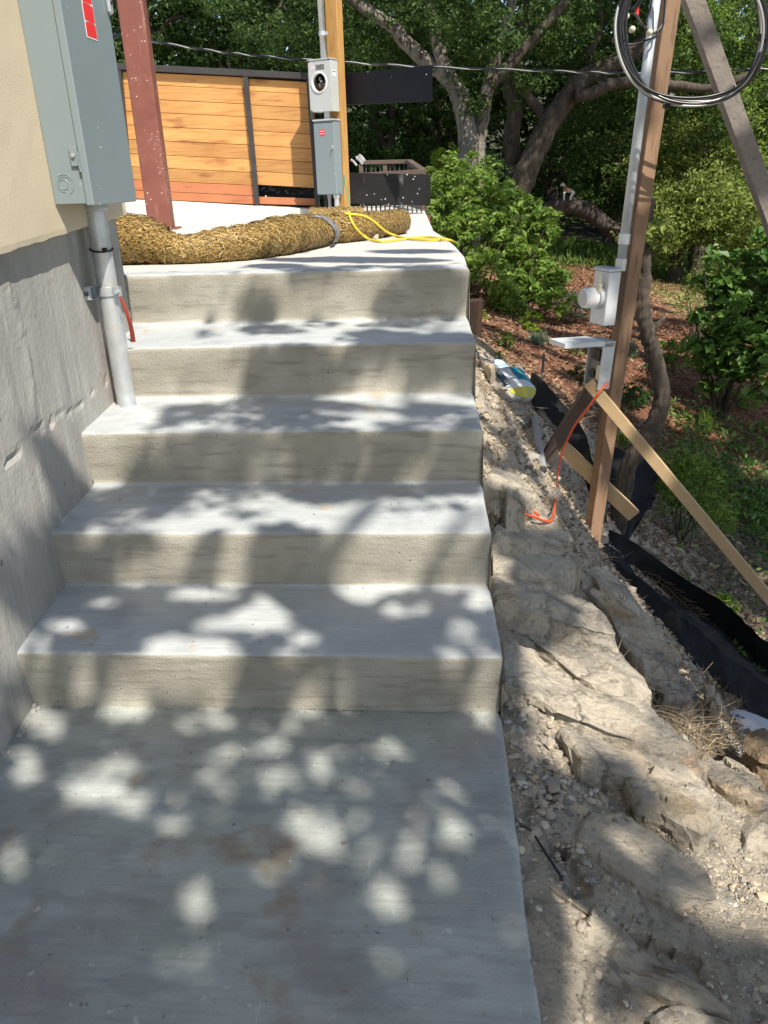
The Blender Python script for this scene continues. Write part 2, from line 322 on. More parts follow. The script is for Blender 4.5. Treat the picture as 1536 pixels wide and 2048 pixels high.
def smooth_path(pts, k=6):
    pts = [np.array(p, float) for p in pts]; out = []
    for i in range(len(pts)-1):
        p0, p1, p2, p3 = pts[max(i-1, 0)], pts[i], pts[i+1], pts[min(i+2, len(pts)-1)]
        for j in range(k):
            t = j/k; out.append(.5*((2*p1)+(-p0+p2)*t+(2*p0-5*p1+4*p2-p3)*t*t+(-p0+3*p1-3*p2+p3)*t**3))
    out.append(pts[-1]); return out
def facet(x, y, sc, seed=0):
    """chipped planes: nearest of jittered cells, each with its own tilt"""
    x = np.atleast_1d(np.asarray(x, float))*sc; y = np.atleast_1d(np.asarray(y, float))*sc; xi = np.floor(x); yi = np.floor(y); best = np.full(x.shape, 9.); out = np.zeros(x.shape)
    def h(a, b, k):
        q = (a.astype(np.int64)*374761393+b.astype(np.int64)*668265263+(seed+k)*974634777) & 0x7fffffff; q = ((q ^ (q >> 13))*1274126177) & 0x7fffffff; return ((q ^ (q >> 16)) & 0xffff)/65535.
    for a in (-1, 0, 1):
        for b in (-1, 0, 1):
            cx, cy = xi+a, yi+b; dx = x-cx-h(cx, cy, 1); dy = y-cy-h(cx, cy, 2); d = dx*dx+dy*dy; v = dx*(h(cx, cy, 3)-.5)*1.6+dy*(h(cx, cy, 4)-.5)*1.6+(h(cx, cy, 5)-.5)*.7; k = d < best; out = np.where(k, v, out); best = np.where(k, d, best)
    return out
def vnoise(x, y, seed=0):           # cheap smooth value noise on arrays
    x = np.asarray(x, float); y = np.asarray(y, float); xi = np.floor(x).astype(np.int64); yi = np.floor(y).astype(np.int64); fx = x-xi; fy = y-yi
    fx = fx*fx*(3-2*fx); fy = fy*fy*(3-2*fy)
    def h(a, b):
        q = (a*374761393+b*668265263+seed*974634777) & 0x7fffffff; q = ((q ^ (q >> 13))*1274126177) & 0x7fffffff; return ((q ^ (q >> 16)) & 0xffff)/65535.
    return (h(xi, yi)*(1-fx)+h(xi+1, yi)*fx)*(1-fy)+(h(xi, yi+1)*(1-fx)+h(xi+1, yi+1)*fx)*fy*1.
def fbm(x, y, seed=0, o=4):
    s = 0; a = .5
    for i in range(o): s = s+a*(vnoise(x*2**i, y*2**i, seed+i)-.5)*2; a *= .5
    return s

# ================================================================== SETTING: steps, landing, patio
def xr(y): return SX*max(y, 0)*1.0 if y < 1.25 else SX*1.25
prof = []           # (y, z, nose?)
def Yn(k): return k*T-BAT
def Zt(t, r): return r*R+G*t*T
def cast_slab(name, prof, m, right, left=-1.30, nx=120, rr=.014, depth=.75, kind='structure', seed=1):
    """profile (y,z) cast across x, with a rounded right edge and a side face"""
    P = [np.array(p) for p in prof]; n = len(P); rows = []
    for i, p in enumerate(P):
        t = P[min(i+1, n-1)]-P[max(i-1, 0)]; t /= np.linalg.norm(t)+1e-9; nrm = np.array((-t[1], t[0]))
        xe = right(p[0]); row = []
        for j in range(nx+1):
            x = left+(xe-rr-left)*j/nx
            dz = .0035*float(fbm(x*5, p[0]*6+p[1]*3, seed))+.003*float(fbm(x*26, p[0]*20+p[1]*20, seed+5, 3))
            q = p+nrm*dz; row.append((x, q[0], q[1]))
        wob = .006*float(fbm(p[0]*7, p[1]*7, seed+9))
        for a in (.4, .8, 1.2, 1.5708):
            q = p-nrm*rr*(1-math.cos(a)); row.append((xe-rr+rr*math.sin(a)+wob*a/1.57, q[0], q[1]))
        row.append((xe+wob*1.3, p[0], min(p[1]-.03, P[0][1]-depth*.2) if False else p[1]-.06)); row.append((xe+.012, p[0], p[1]-depth)); rows.append(row)
    mb = MB(); mb.grid(rows, flip=True)
    o = mb.build(name, m, smooth=True); tag(o, kind=kind); return o
prof = [(-.0, .0)]
nose = .012
pts = []
def densify(a, b, s=.035):
    L = math.dist(a, b); k = max(1, int(L/s)); return [(a[0]+(b[0]-a[0])*i/k, a[1]+(b[1]-a[1])*i/k) for i in range(1, k)]
prev = (-.006, -.0006)
prof = [prev]
for k in range(5):
    b = (k*T-.002, Zt(k, k)+.0); tp = (Yn(k), Zt(k, k+1)); 
    prof += ([(b[0]-.012, b[1]+.001)] if k else [])+[(b[0]-.003, b[1]+.006), (b[0]-.001, b[1]+.018)]
    up0 = prof[-1]; up1 = (tp[0]+.001, tp[1]-nose*1.3); prof += densify(up0, up1)+[up1, (tp[0]+.0015, tp[1]-nose*.6), (tp[0]+nose*.35, tp[1]-nose*.18), (tp[0]+nose, tp[1])]
    if k < 4:
        nb = ((k+1)*T-.014, Zt(k+1, k+1)+.001); prof += densify(prof[-1], nb)
prof.append((1.27, pz(1.27)))
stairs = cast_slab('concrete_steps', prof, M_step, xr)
E5 = prof[-1]
def landing_right(y): return .0+(-.012*y if y < 0 else 0)
lp = [(-4.2+.06*i, G*(-4.2+.06*i)*.75-.0005) for i in range(70)]; lp = [p for p in lp if p[0] < -.05]+[(-.004, -.0004)]
landing = cast_slab('concrete_path', lp, M_tread, landing_right, nx=90, depth=.22, seed=4)
# patio: front edge meets the steps, right edge bends as the photo shows, falls gently away
edge_px = [(934, 522), (930, 512), (912, 492), (895, 478), (880, 468), (868, 461)]
epts = [patio(*p) for p in edge_px]
ex = np.array([1.27]+[p[1] for p in epts[1:]]+[9.5]); ey = np.array([xr(1.27)]+[p[0] for p in epts[1:]]+[epts[-1][0]-.15])
rows = []
for yy in np.concatenate([np.linspace(1.27, 3, 30), np.linspace(3.1, 9.3, 50)]):
    xe = float(np.interp(yy, ex, ey)); row = []
    for xx in list(np.linspace(-6, -1.3, 8))+list(np.linspace(-1.2, xe-.012, 40)): row.append((xx, yy, pz(yy)+.004*float(fbm(xx*3, yy*3, 8))))
    row += [(xe-.004, yy, pz(yy)-.003), (xe, yy, pz(yy)-.012), (xe+.004, yy, pz(yy)-.7)]; rows.append(row)
mb = MB(); mb.grid(rows, flip=True); o = mb.build('patio', M_patio, smooth=True); tag(o, kind='structure')

# ------------------------------------------------------------------ terrain
ctl = []
def cz(px, py, z): ctl.append(on(px, py, 2, z))
def cdist(px, py, d): ctl.append(at(px, py, d))
for a in [(1085, 2040, -.10), (1300, 2000, -.14), (1530, 2000, -.24), (1530, 1850, -.24), (1062, 1700, -.09), (1250, 1700, -.16), (1530, 1700, -.33), (1022, 1450, -.07), (1150, 1450, -.14),
          (1300, 1500, -.27), (1400, 1560, -.36), (1530, 1610, -.46), (1010, 1330, -.06), (1100, 1290, -.16), (1200, 1330, -.27), (1280, 1330, -.38), (1350, 1340, -.50), (1340, 1440, -.50),
          (990, 1180, .0), (1080, 1190, -.14), (1200, 1220, -.34), (1280, 1270, -.44), (987, 1080, .06), (1080, 1080, -.08), (1120, 1110, -.20), (975, 970, .17), (1050, 960, -.02), (1100, 1020, -.18),
          (968, 850, .26), (1020, 860, .08), (956, 760, .36), (1000, 800, .16)]: cz(*a)
for a in [(1182, 1092, 4.8), (1130, 980, 4.5), (1085, 942, 4.5), (1062, 832, 5.0), (1035, 790, 5.6), (1000, 700, 6.6), (960, 650, 7.2), (1100, 650, 9), (1250, 700, 8.4), (1170, 560, 12), (1160, 490, 15), (1300, 600, 11),
          (1400, 800, 8), (1536, 720, 9.5), (1536, 560, 14), (1300, 1000, 6.3), (1400, 950, 7.0), (1500, 1150, 6), (1400, 1080, 5.9), (1536, 950, 7.2), (1536, 1440, 4.3), (1460, 1420, 3.9), (1400, 1380, 3.6),
          (1290, 1230, 4.1), (1230, 1140, 4.6), (1536, 1520, 3.6), (1480, 1500, 3.4), (1120, 800, 6.2), (1440, 600, 12)]: cdist(*a)
for a in [(-.6, -3, -.34), (-.6, -1.5, -.3), (-.6, 0, -.2), (-.5, .6, .05), (-.5, 1.2, .45), (-1, 2, .55), (-.4, 3, .45), (-.2, 4, .4), (-2, 3, .6), (-2.5, 8.5, .6), (0, 5, .15), (.2, 7, -.1), (-1, 9.6, .1), (-6, 3, .5), (-6, 9, .5), (-8, -3, -.2),
          (.4, -3, -.2), (2, -3, -.5), (5, -3, -2.2), (4, 0, -2.3), (6, 5, -2.2), (9, 9, -1.9), (5, 14, -.9), (0, 15, -.2), (-8, 15, 0), (12, 20, -1), (0, 25, 0), (-14, 25, .2), (16, 30, -.4), (0, 40, 3.2), (26, 40, 3.0), (-26, 40, 3.2), (0, 60, 8), (50, 60, 8), (-50, 60, 8), (60, 0, -3), (-60, 0, 0), (0, -60, -1), (60, -60, -3), (-60, -60, 0),
          (100, 100, 14), (-100, 100, 14), (2.2, 1.2, -1.65), (2.6, 0, -1.6), (2.4, -1, -1.1)]: ctl.append(np.array(a, float))
ctl = np.array(ctl)
def _fit():
    P = ctl[:, :2]; d = np.linalg.norm(P[:, None]-P[None], axis=2); n = len(P)
    A = np.zeros((n+3, n+3)); A[:n, :n] = d+np.eye(n)*-.03; A[:n, n] = 1; A[:n, n+1:] = P; A[n:, :n] = A[:n, n:].T
    b = np.concatenate([ctl[:, 2], np.zeros(3)]); return np.linalg.solve(A, b)
_w = _fit()
def ground(x, y):
    x = np.atleast_1d(np.asarray(x, float)); y = np.atleast_1d(np.asarray(y, float)); sh = x.shape; x = x.ravel(); y = y.ravel(); n = len(ctl); out = np.empty(len(x))
    for i in range(0, len(x), 20000):
        q = np.stack([x[i:i+20000], y[i:i+20000]], 1); d = np.linalg.norm(q[:, None]-ctl[None, :, :2], axis=2); out[i:i+20000] = d@_w[:n]+_w[n]+q@_w[n+1:]
    return out.reshape(sh)
def gz(x, y): return float(ground(x, y)[0])
def gpx(px, py, dz=0.):              # where the line of sight meets the ground
    d = ray(px, py); t = np.linspace(1.2, 60, 1200); P = CAM+d*t[:, None]; h = ground(P[:, 0], P[:, 1])+dz; k = np.argmax(P[:, 2] < h)
    if P[k, 2] >= h[k]: return CAM+d*30
    a, b = t[max(k-1, 0)], t[k]
    for _ in range(18):
        m = (a+b)/2; p = CAM+d*m
        if p[2] < gz(p[0], p[1])+dz: b = m
        else: a = m
    return CAM+d*b
HOLE = gpx(1122, 1703)
gx = np.unique(np.concatenate([np.linspace(-100, -8, 16), np.linspace(-8, -.3, 22), np.linspace(-.3, 1.7, 210), np.linspace(1.7, 2.6, 40), np.linspace(2.6, 9, 70), np.linspace(9, 100, 24)]))
gy = np.unique(np.concatenate([np.linspace(-60, -3.5, 10), np.linspace(-3.5, -1.2, 30), np.linspace(-1.3, 2.2, 380), np.linspace(2.2, 4.2, 90), np.linspace(4.2, 14, 120), np.linspace(14, 110, 40)]))
XX, YY = np.meshgrid(gx, gy); ZZ = ground(XX, YY)
def softmask(v, a, b): return np.clip((v-a)/(b-a), 0, 1)
def zones(x, y):
    """mulch bed and lawn: 0..1 each"""
    bl = 4.6-.12*(x-.3)+.35*fbm(x*1.3, y*1.3, 31, 3)              # near edge of the mulch bed
    mul = softmask(y-bl, -.25, .35)*softmask(x, -.1, .3)
    low = softmask(x-1.5, 0, .4)*softmask(y-1.8, 0, .6)*softmask(5.4-y, 0, .8)
    far = softmask(y+.25*x*0+fbm(x*.6, y*.6, 33, 3)*1.5, 12.3, 13.5)
    lawn = softmask(x-3.0+fbm(x*.8, y*.8, 36, 3), 0, .5)*softmask(y-9.0, 0, .8)*softmask(15-y, 0, 1)
    return mul*(1-far), np.clip(low*.85+far, 0, 1), lawn*(1-far)
near = softmask(4.8-YY, 0, 1)*softmask(XX+.2, 0, .3)*softmask(2.4-XX, 0, .5)
ZZ = ZZ+near*(.030*fbm(XX*3.1, YY*3.1, 2)+.014*fbm(XX*14, YY*14, 3, 4)+.020*facet(XX+.05*fbm(XX*5, YY*5, 7), YY, 6, 5)+.006*facet(XX, YY, 22, 6))+(1-near)*.035*fbm(XX*2, YY*2, 4)*softmask(YY+3, 0, 1)
gyy = np.abs(np.sin((XX*.8-YY*.55+.4*fbm(XX*1.4, YY*1.4, 12))*3.1)); ZZ = ZZ-near*.012*softmask(gyy, .12, 0)
ZZ = ZZ+.05*np.exp(-(np.maximum(XX, 0)/.09)**2)*softmask(.02-YY, 0, .05)*(XX > -.02)
under = (XX < -.03) & (XX > -1.5) & (YY < 1.4); ZZ = np.where(under, np.minimum(ZZ, -.26+np.clip(YY, 0, 2)*.55), ZZ)
HD = np.hypot(XX-HOLE[0], YY-HOLE[1]); ZZ = np.where(HD < .034, float(gz(HOLE[0], HOLE[1])), ZZ); ZZ = np.where(HD < .021, ZZ-.04, ZZ)
mul, low, lawn = zones(XX, YY)
ny, nxg = XX.shape; V = np.stack([XX.ravel(), YY.ravel(), ZZ.ravel()], 1); ii = (np.arange(ny-1)[:, None]*nxg+np.arange(nxg-1)[None]).ravel()
me = fast_mesh('ground', V, np.stack([ii, ii+1, ii+1+nxg, ii+nxg], 1), mul.ravel())
for nm, arr in (('undergrowth', low), ('lawn', lawn)):
    a = me.attributes.new(nm, 'FLOAT', 'POINT'); a.data.foreach_set('value', arr.ravel().astype(np.float32))
def ex_ground(n, cs, mp):
    def at_(nm): a = n.nodes.new('ShaderNodeAttribute'); a.attribute_name = nm; return a.outputs['Fac']
    cs = mixc(n, cs, (.52, .46, .36), nz(n, mp, 5, .5, .68, 8), amt=.8)
    cs = mixc(n, cs, (.46, .30, .14), nz(n, mp, 2.3, .56, .7, 6), amt=.55)
    cs = mixc(n, cs, (.19, .185, .18), nz(n, mp, 13, .56, .7, 9), amt=.6)
    cs = mixc(n, cs, (.10, .09, .08), nz(n, mp, 75, .62, .7, 6), amt=.6)
    m1 = mixc(n, cs, mixc(n, mixc(n, cs, (.15, .058, .028), nz(n, mp, .01, -2, -1)), (.27, .13, .07), nz(n, mp, 22, .5, .66, 8), amt=.7), at_('tone'))
    m2 = mixc(n, m1, mixc(n, mixc(n, cs, (.05, .045, .03), nz(n, mp, .01, -2, -1)), (.045, .075, .02), nz(n, mp, 6, .45, .6, 8), amt=.8), at_('undergrowth'))
    return mixc(n, m2, mixc(n, mixc(n, cs, (.30, .30, .10), nz(n, mp, .01, -2, -1)), (.42, .38, .2), nz(n, mp, 3, .45, .65, 8), amt=.8), at_('lawn'))
M_ground = mat('ground_soil', (.46, .395, .305), .95, (.36, .315, .25), 3.5, 0, 70, extra=ex_ground); rough_relief(M_ground, .022, 22, 110, 5, .15)
o = link('ground', me, M_ground, smooth=True); tag(o, kind='structure')

def terr(x, y):
    z = ground(x, y); nr = softmask(4.8-y, 0, 1)*softmask(x+.2, 0, .3)*softmask(2.4-x, 0, .5)
    z = z+.05*np.exp(-(np.maximum(x, 0)/.09)**2)*softmask(.02-y, 0, .05)*(x > -.02)
    return z+nr*(.030*fbm(x*3.1, y*3.1, 2)+.014*fbm(x*14, y*14, 3, 4)+.020*facet(x+.05*fbm(x*5, y*5, 7), y, 6, 5))+(1-nr)*.035*fbm(x*2, y*2, 4)*softmask(y+3, 0, 1)
# ------------------------------------------------------------------ house: board-formed foundation wall and stucco
house = empty('house', (-1.3, -1, -.2), 'tan stucco house corner on a raw concrete foundation wall beside the steps', 'house')
def wall_x(y): return XW-.0138*y
WE = 1.135
P = []
for yy in np.linspace(-4.2, WE, 260):
    row = []
    for zz in np.linspace(-.3, 1.19, 100):
        d = .004*fbm(yy*4, zz*1.2, 41)+.0012*fbm(yy*30, zz*8, 42, 3)
        seam = abs(yy-(.32+.03*math.sin(zz*9)+.012*float(vnoise(zz*25, 1, 4)))); d += .004*math.exp(-(seam/.016)**2)*(.4+float(vnoise(zz*40, 3, 6)))
        sm2 = abs(yy-(-.42+.02*math.sin(zz*7))); d += .003*math.exp(-(sm2/.016)**2)*(.4+float(vnoise(zz*40, 9, 6)))
        cj = abs(zz-(.63+.045*yy+.02*float(fbm(yy*9, 3, 44)))); pit = max(0, float(vnoise(yy*34, zz*30, 45))-.42)
        if yy < .95: d -= .026*math.exp(-(cj/.011)**2)*pit
        row.append((wall_x(yy)+float(d), yy, zz))
    P.append(row)
mb = MB(); mb.grid(P, flip=False)
mb.grid([[(wall_x(WE), WE, z), (-3.4, WE, z)] for z in (-.3, 1.19)]); mb.grid([[(wall_x(-4.2), -4.2, z), (-3.4, -4.2, z)] for z in (-.3, 1.19)])
mb.build('foundation_wall', M_wall, house, smooth=False)
def zst(y): return 1.115+.054*(y-.27)
P = []
for yy in np.linspace(-4.2, WE-.01, 120):
    row = [(-1.30, yy, zst(yy)+.012), (-1.222, yy, zst(yy)+.004*float(vnoise(yy*30, 0, 3))), (-1.207, yy, zst(yy)+.003+.004*float(vnoise(yy*30, 0, 3)))]
    for zz in np.linspace(.02, 3.2, 60): row.append((-1.205+.0015*float(fbm(yy*9, zz*9, 51)), yy, zst(yy)+zz))
    P.append(row)
mb = MB(); mb.grid(P); ye = WE-.01
mb.grid([[(-1.205, ye, zst(ye)+.02), (-3.4, ye, zst(ye)+.02)], [(-1.205, ye, 4.3), (-3.4, ye, 4.3)]]); mb.grid([[(-1.205, ye, 4.3), (-3.4, ye, 4.3)], [(-1.205, -4.2, 4.3), (-3.4, -4.2, 4.3)]])
mb.build('stucco_wall', M_stucco, house)
mb = MB()                                             # rough mortar crumbs where wall meets treads
rr = random.Random(3)
for k in range(5):
    for i in range(26):
        y = k*T+rr.uniform(0, T-.03); z = Zt(k, k)+G*(y-k*T)
        if k == 0: y = rr.uniform(-.9, -.01); z = G*y*.75
        s = rr.uniform(.004, .011); c = np.array((wall_x(y)+rr.uniform(0, .02), y, z+.002)); mb.frame(c, (s, s*.3, 0), (-s*.2, s, s*.2), (0, s*.1, s*.7))
o = mb.build('mortar_crumbs', M_mortar, house); o['kind'] = 'stuff'

mb = MB(); rr = random.Random(13)
for k in range(5):
    for i in range(150 if k == 0 else 60):
        x = rr.uniform(-1.22, xr(k*T)-.02); y = k*T-.006-abs(rr.gauss(0, .008)); s_ = rr.uniform(.0015, .0045); c = np.array((x, y, Zt(k, k)+.0005)); mb.frame(c, (s_, s_*.4, 0), (-s_*.3, s_, 0), (0, s_*.1, s_*.7))
o = mb.build('joint_crumbs', M_mortar); o['kind'] = 'stuff'
# sky beyond everything is the Nishita world; hills are hidden by the wood

# ================================================================== OBJECTS ON THE LEFT
c0 = np.array((-1.205, .601, 1.217)); CY1, CX1, CTOP = .93, -1.094, 2.30
cab = empty('electrical_cabinet', (-1.15, .76, 1.217), 'tall grey electrical cabinet on the stucco wall with a red danger label on its front', 'electrical cabinet')
MB().box((-1.2045, .601, 1.217), (-1.116, CY1, CTOP)).build('cabinet_body', M_greybox, cab, bevel=.002)
MB().box((-1.1155, .597, 1.212), (CX1, CY1+.004, CTOP+.01)).build('cover', M_greybox, cab, bevel=.003)
def cabside(px, py): return on(px, py, 1, .599)
la = cabside(149, 313)
mb = MB(); mb.box((la[0]-.011, .594, la[2]-.024), (la[0]+.010, .5995, la[2]+.024)); o = mb.build('latch', M_greybox, cab, bevel=.001)
mb = MB(); mb.tube([(la[0], .594, la[2]+.003), (la[0], .588, la[2]+.003)], .005, 10); mb.build('screw', M_galv, o)
mb = MB(); mb.box((la[0]+.0105, .5905, la[2]-.03), (la[0]+.0145, .596, la[2]+.012)); mb.tube([(la[0]+.013, .592, la[2]-.03), (la[0]+.013, .592, la[2]-.038)], .003, 8); mb.build('hasp', M_greybox, o)
kc = cabside(127, 369)
for r_, a0, a1 in ((.013, 0, 6.29), (.020, .5, 4.6), (.0255, -1.2, 2.2)):
    cx = kc[0]+(.003 if r_ > .015 else 0); mb = MB(); mb.tube([(cx+r_*math.cos(a), .6005, kc[2]+r_*1.0*math.sin(a)) for a in np.linspace(a0, a1, 26)], .0011, 5, cap=False); mb.build('knockout_ring', M_greybox, cab)
def cabfront(px, py): return on(px, py, 0, CX1+.0008)
q0 = cabfront(177, 25); lab = MB(); lh, lw = .062, .036
lab.frame((CX1+.0002, q0[1]-lw, q0[2]-lh), (0, 2*lw, 0), (0, 0, 2*lh), (.0008, 0, 0)); dl = lab.build('danger_label', M_white, cab)
mb = MB()
for a, b in ((-.94, -.42), (-.34, .28), (.38, .66), (.72, .94)): mb.frame((CX1+.0011, q0[1]-lw*.92, q0[2]+lh*a), (0, 2*lw*.92, 0), (0, 0, lh*(b-a)), (.0004, 0, 0))
mb.build('label_print', M_red, dl)
M_labelwhite = mat('label_ink_white', (.85, .6, .6), .5)
mb = MB(); rr = random.Random(4)                     # small print, too blurred in the photo to read
for zc_ in (.36, .30, -.37, -.40, .68, .70):
    for k in range(8):
        if rr.random() < .8: mb.frame((CX1+.0016, q0[1]-lw*.80+k*lw*.2, q0[2]+lh*(zc_-.02)), (0, lw*.13, 0), (0, 0, lh*.05), (.0003, 0, 0))
o = mb.build('fine_print', M_red, dl); o['kind'] = 'stuff'
lg = cabfront(229, 10); mb = MB(); mb.box((CX1+.001, CY1-.02, lg[2]-.03), (CX1+.012, CY1+.006, lg[2]+.09)); o = mb.build('padlock_lug', M_galv, cab, bevel=.003)
mb = MB(); mb.tube([(CX1+.0115, CY1-.007, lg[2]-.004), (CX1+.0135, CY1-.007, lg[2]-.004)], .0055, 12); mb.build('lug_hole', M_dark, o)

# conduit
zb = Zt(3, 3)-G*.05; cb = on(251, 812, 2, zb); CR = .031; pxx, pyy = cb[0], cb[1]+CR*.5
con = empty('wall_conduit', (pxx, pyy, zb), 'galvanised conduit pipe rising from a step into the grey cabinet', 'conduit')
mb = MB(); mb.tube([(pxx+.004*math.sin(z*6)*0, pyy, z) for z in np.linspace(zb-.05, 1.215, 20)], CR, 28); mb.build('pipe', M_galv, con, smooth=True)
mb = MB(); mb.tube([(pxx, pyy, 1.19), (pxx, pyy, 1.2), (pxx, pyy, 1.216)], [CR+.004, CR+.009, CR+.009], 24); mb.build('hub', M_galv2, con)
mb = MB(); mb.tube([(pxx, pyy, 1.125), (pxx, pyy, 1.19)], CR+.0025, 24); mb.build('coupling', M_galv, con, smooth=False)
zt = on(200, 500, 1, pyy-CR)[2]
tie = MB(); tie.tube([(pxx+(CR+.003)*math.cos(a), pyy+(CR+.003)*math.sin(a), zt-.006*math.cos(a+1)) for a in np.linspace(0, 6.283, 26)], .0028, 6, cap=False)
tie.box((pxx+.018, pyy-CR-.008, zt-.006), (pxx+.030, pyy-CR+.006, zt+.006)); o = tie.build('cable_tie', M_rubber, None); tag(o, 'black cable tie round the conduit below the grey cabinet', 'cable tie')
zc = on(218, 584, 1, pyy-CR)[2]
cl = empty('pipe_clamp', (wall_x(pyy), pyy, zc), 'galvanised strut bracket clamping the conduit to the foundation wall', 'pipe clamp')
wx = wall_x(pyy)
mb = MB(); mb.box((wx-.001, pyy-.062, zc-.018), (pxx-CR+.0, pyy-.058, zc+.018)); mb.box((wx-.001, pyy-.0575, zc-.0205), (pxx-CR+.0, pyy-.02, zc-.018)); mb.box((wx-.001, pyy-.0575, zc+.018), (pxx-CR+.0, pyy-.02, zc+.0205)); mb.box((wx-.001, pyy-.02, zc-.018), (pxx-CR, pyy-.017, zc+.018)); mb.build('strut', M_galv2, cl)
mb = MB(); mb.tube([(wx+.012, pyy-.064, zc), (wx+.012, pyy-.071, zc)], .007, 6); mb.build('bolt', M_dark, cl)
mb = MB(); rows = [[(pxx+r_*math.cos(a), pyy+r_*math.sin(a), zc+h) for r_, h in ((CR+.001, -.014), (CR+.005, -.013), (CR+.005, .013), (CR+.001, .014))] for a in np.linspace(-math.pi*1.05, .15, 30)]; mb.grid(rows, flip=True)
mb.box((pxx+CR-.004, pyy-.03, zc-.014), (pxx+CR+.022, pyy-.024, zc+.014)); mb.build('clamp_band', M_galv, cl)
mb = MB(); mb.tube([(pxx+CR+.010, pyy-.042, zc), (pxx+CR+.010, pyy-.018, zc)], .006, 6); mb.build('clamp_bolt', M_galv2, cl)
rr = random.Random(9); mb = MB()
for i in range(26):
    a = rr.uniform(0, 6.28); r_ = rr.uniform(0, .05); s = rr.uniform(.006, .014); mb.frame((pxx-.0+r_*math.cos(a)*1.3-.02, pyy-.01+r_*math.sin(a), zb-.004), (s, s*.4, 0), (-s*.3, s, 0), (0, s*.2, s*.8))
o = mb.build('mortar_collar', M_mortar, con); o['kind'] = 'stuff'
# red ribbon stake
a = on(240, 594, 1, pyy-.05); b = on(266, 684, 1, 3*T-BAT-.004)
mb = MB(); P = []
for t in np.linspace(0, 1, 12):
    c = a*(1-t)+b*t+np.array((.012*math.sin(t*3.1), -.01*math.sin(t*3.1), 0)); wv = .0045+.0035*t; P.append([c+np.array((-wv, 0, 0)), c+np.array((0, -.002, 0)), c+np.array((wv, 0, 0))])
mb.grid(P, flip=True); mb.grid([[p+np.array((0, .002, 0)) for p in r] for r in P]); o = mb.build('red_ribbon', M_redcloth, smooth=True); tag(o, 'red plastic ribbon hanging from the pipe clamp to a step edge', 'ribbon')
a2 = on(244, 672, 2, Zt(3.05, 4)+.004); b2 = on(262, 681, 2, Zt(3, 4)+.006); mb = MB(); mb.tube([a2, b2], .002, 6); o = mb.build('wire_offcut', M_rubber); tag(o, 'short dark wire offcut on the step beside the red ribbon', 'wire')

# steel column
cr_ = patio(344, 459); W_ = .172; rz = math.radians(8); ax = np.array((-math.cos(rz), -math.sin(rz), 0)); dp = np.array((-math.sin(rz), math.cos(rz), 0))
col = empty('steel_column', tuple(cr_), 'square steel column in speckled red oxide primer behind the straw roll', 'column')
b0 = cr_.copy(); b0[2] = pz(cr_[1])
mb = MB(); mb.frame(b0, ax*W_, dp*W_, (0, 0, 3.4)); mb.build('shaft', M_primer, col, bevel=.012, seg=3)
mb = MB(); mb.frame(b0-ax*.04-dp*.04+np.array((0, 0, -.002)), ax*(W_+.08), dp*(W_+.08), (0, 0, .012)); mb.build('base_plate', M_primer, col, bevel=.002)

# ------------------------------------------------------------------ fence
FY = 6.55
def fp(px, py, dy=0): return on(px, py, 1, FY+dy)
fence = empty('board_fence', tuple(fp(430, 436)), 'horizontal cedar board fence in a dark steel frame on a pale concrete curb', 'fence')
Ltop = lambda px: 147+.055*(px-313)     # underside of the rail
def boards(x0, x1, ys, slope, mats, name='board'):
    for (ya, yb), m in zip(zip(ys[:-1], ys[1:]), mats):
        sl = .094; a = fp(x0+sl*(ya-150), ya+slope*(x0-430)+.7); b = fp(x1+sl*(ya-150), ya+slope*(x1-430)+.7); c = fp(x0+sl*(yb-150), yb+slope*(x0-430)-.1); d = fp(x1+sl*(yb-150), yb+slope*(x1-430)-.1)
        t = np.array((0, .022, 0)); mb = MB(); o_ = np.array((0, random.uniform(-.0015, .0015), 0))
        mb.add([p+o_ for p in (c, d, b, a)]+[p+t+o_ for p in (c, d, b, a)], [(0, 1, 2, 3), (4, 7, 6, 5), (0, 4, 5, 1), (1, 5, 6, 2), (2, 6, 7, 3), (3, 7, 4, 0)])
        mb.build(name, m, fence, bevel=.003)
ysL = [151, 176, 205, 231, 259, 287, 316, 342, 368, 389, 406]
boards(232, 492, ysL, .048, [M_cedar]*8+[M_redcedar, M_redcedar])
ysR = [153, 178, 206, 233, 258, 287, 314, 339, 366]
boards(493, 622, ysR, .055, [M_cedar]*8)
boards(493, 612, [391, 406], .03, [M_redcedar])
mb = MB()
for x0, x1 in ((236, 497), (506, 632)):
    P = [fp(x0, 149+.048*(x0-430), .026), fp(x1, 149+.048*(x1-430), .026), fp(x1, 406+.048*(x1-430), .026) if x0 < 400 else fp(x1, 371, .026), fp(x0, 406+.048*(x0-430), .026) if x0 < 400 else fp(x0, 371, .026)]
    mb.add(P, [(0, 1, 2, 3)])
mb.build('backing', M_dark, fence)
def fpost(xt, yt, xb, yb, w, name='fence_post'):
    t = fp(xt, yt, -.02); b = fp(xb, yb, -.02); mb = MB(); mb.beam(b, t, (1, 0, 0), w, .05); mb.build(name, M_frame, fence, bevel=.002)
fpost(491, 147, 515, 409, .042); fpost(238, 130, 262, 396, .042); fpost(617, 150, 636, 418, .042)
a = fp(232, 133, -.015); b = fp(640, 154, -.015); mb = MB(); mb.beam(a, b, (0, 0, 1), .052, .07); mb.build('top_rail', M_frame, fence, bevel=.002)
mb = MB(); rr = random.Random(5)                     # clutter seen in the gap at the bottom of the fence
for i in range(40):
    c = fp(rr.uniform(512, 632), rr.uniform(374, 396), rr.uniform(.05, .2)); d = np.array([rr.uniform(-.05, .05), rr.uniform(-.02, .02), rr.uniform(-.04, .04)]); mb.tube([c, c+d], rr.uniform(.004, .012), 5)
o = mb.build('cable_tangle', M_cable, fence); o['kind'] = 'stuff'
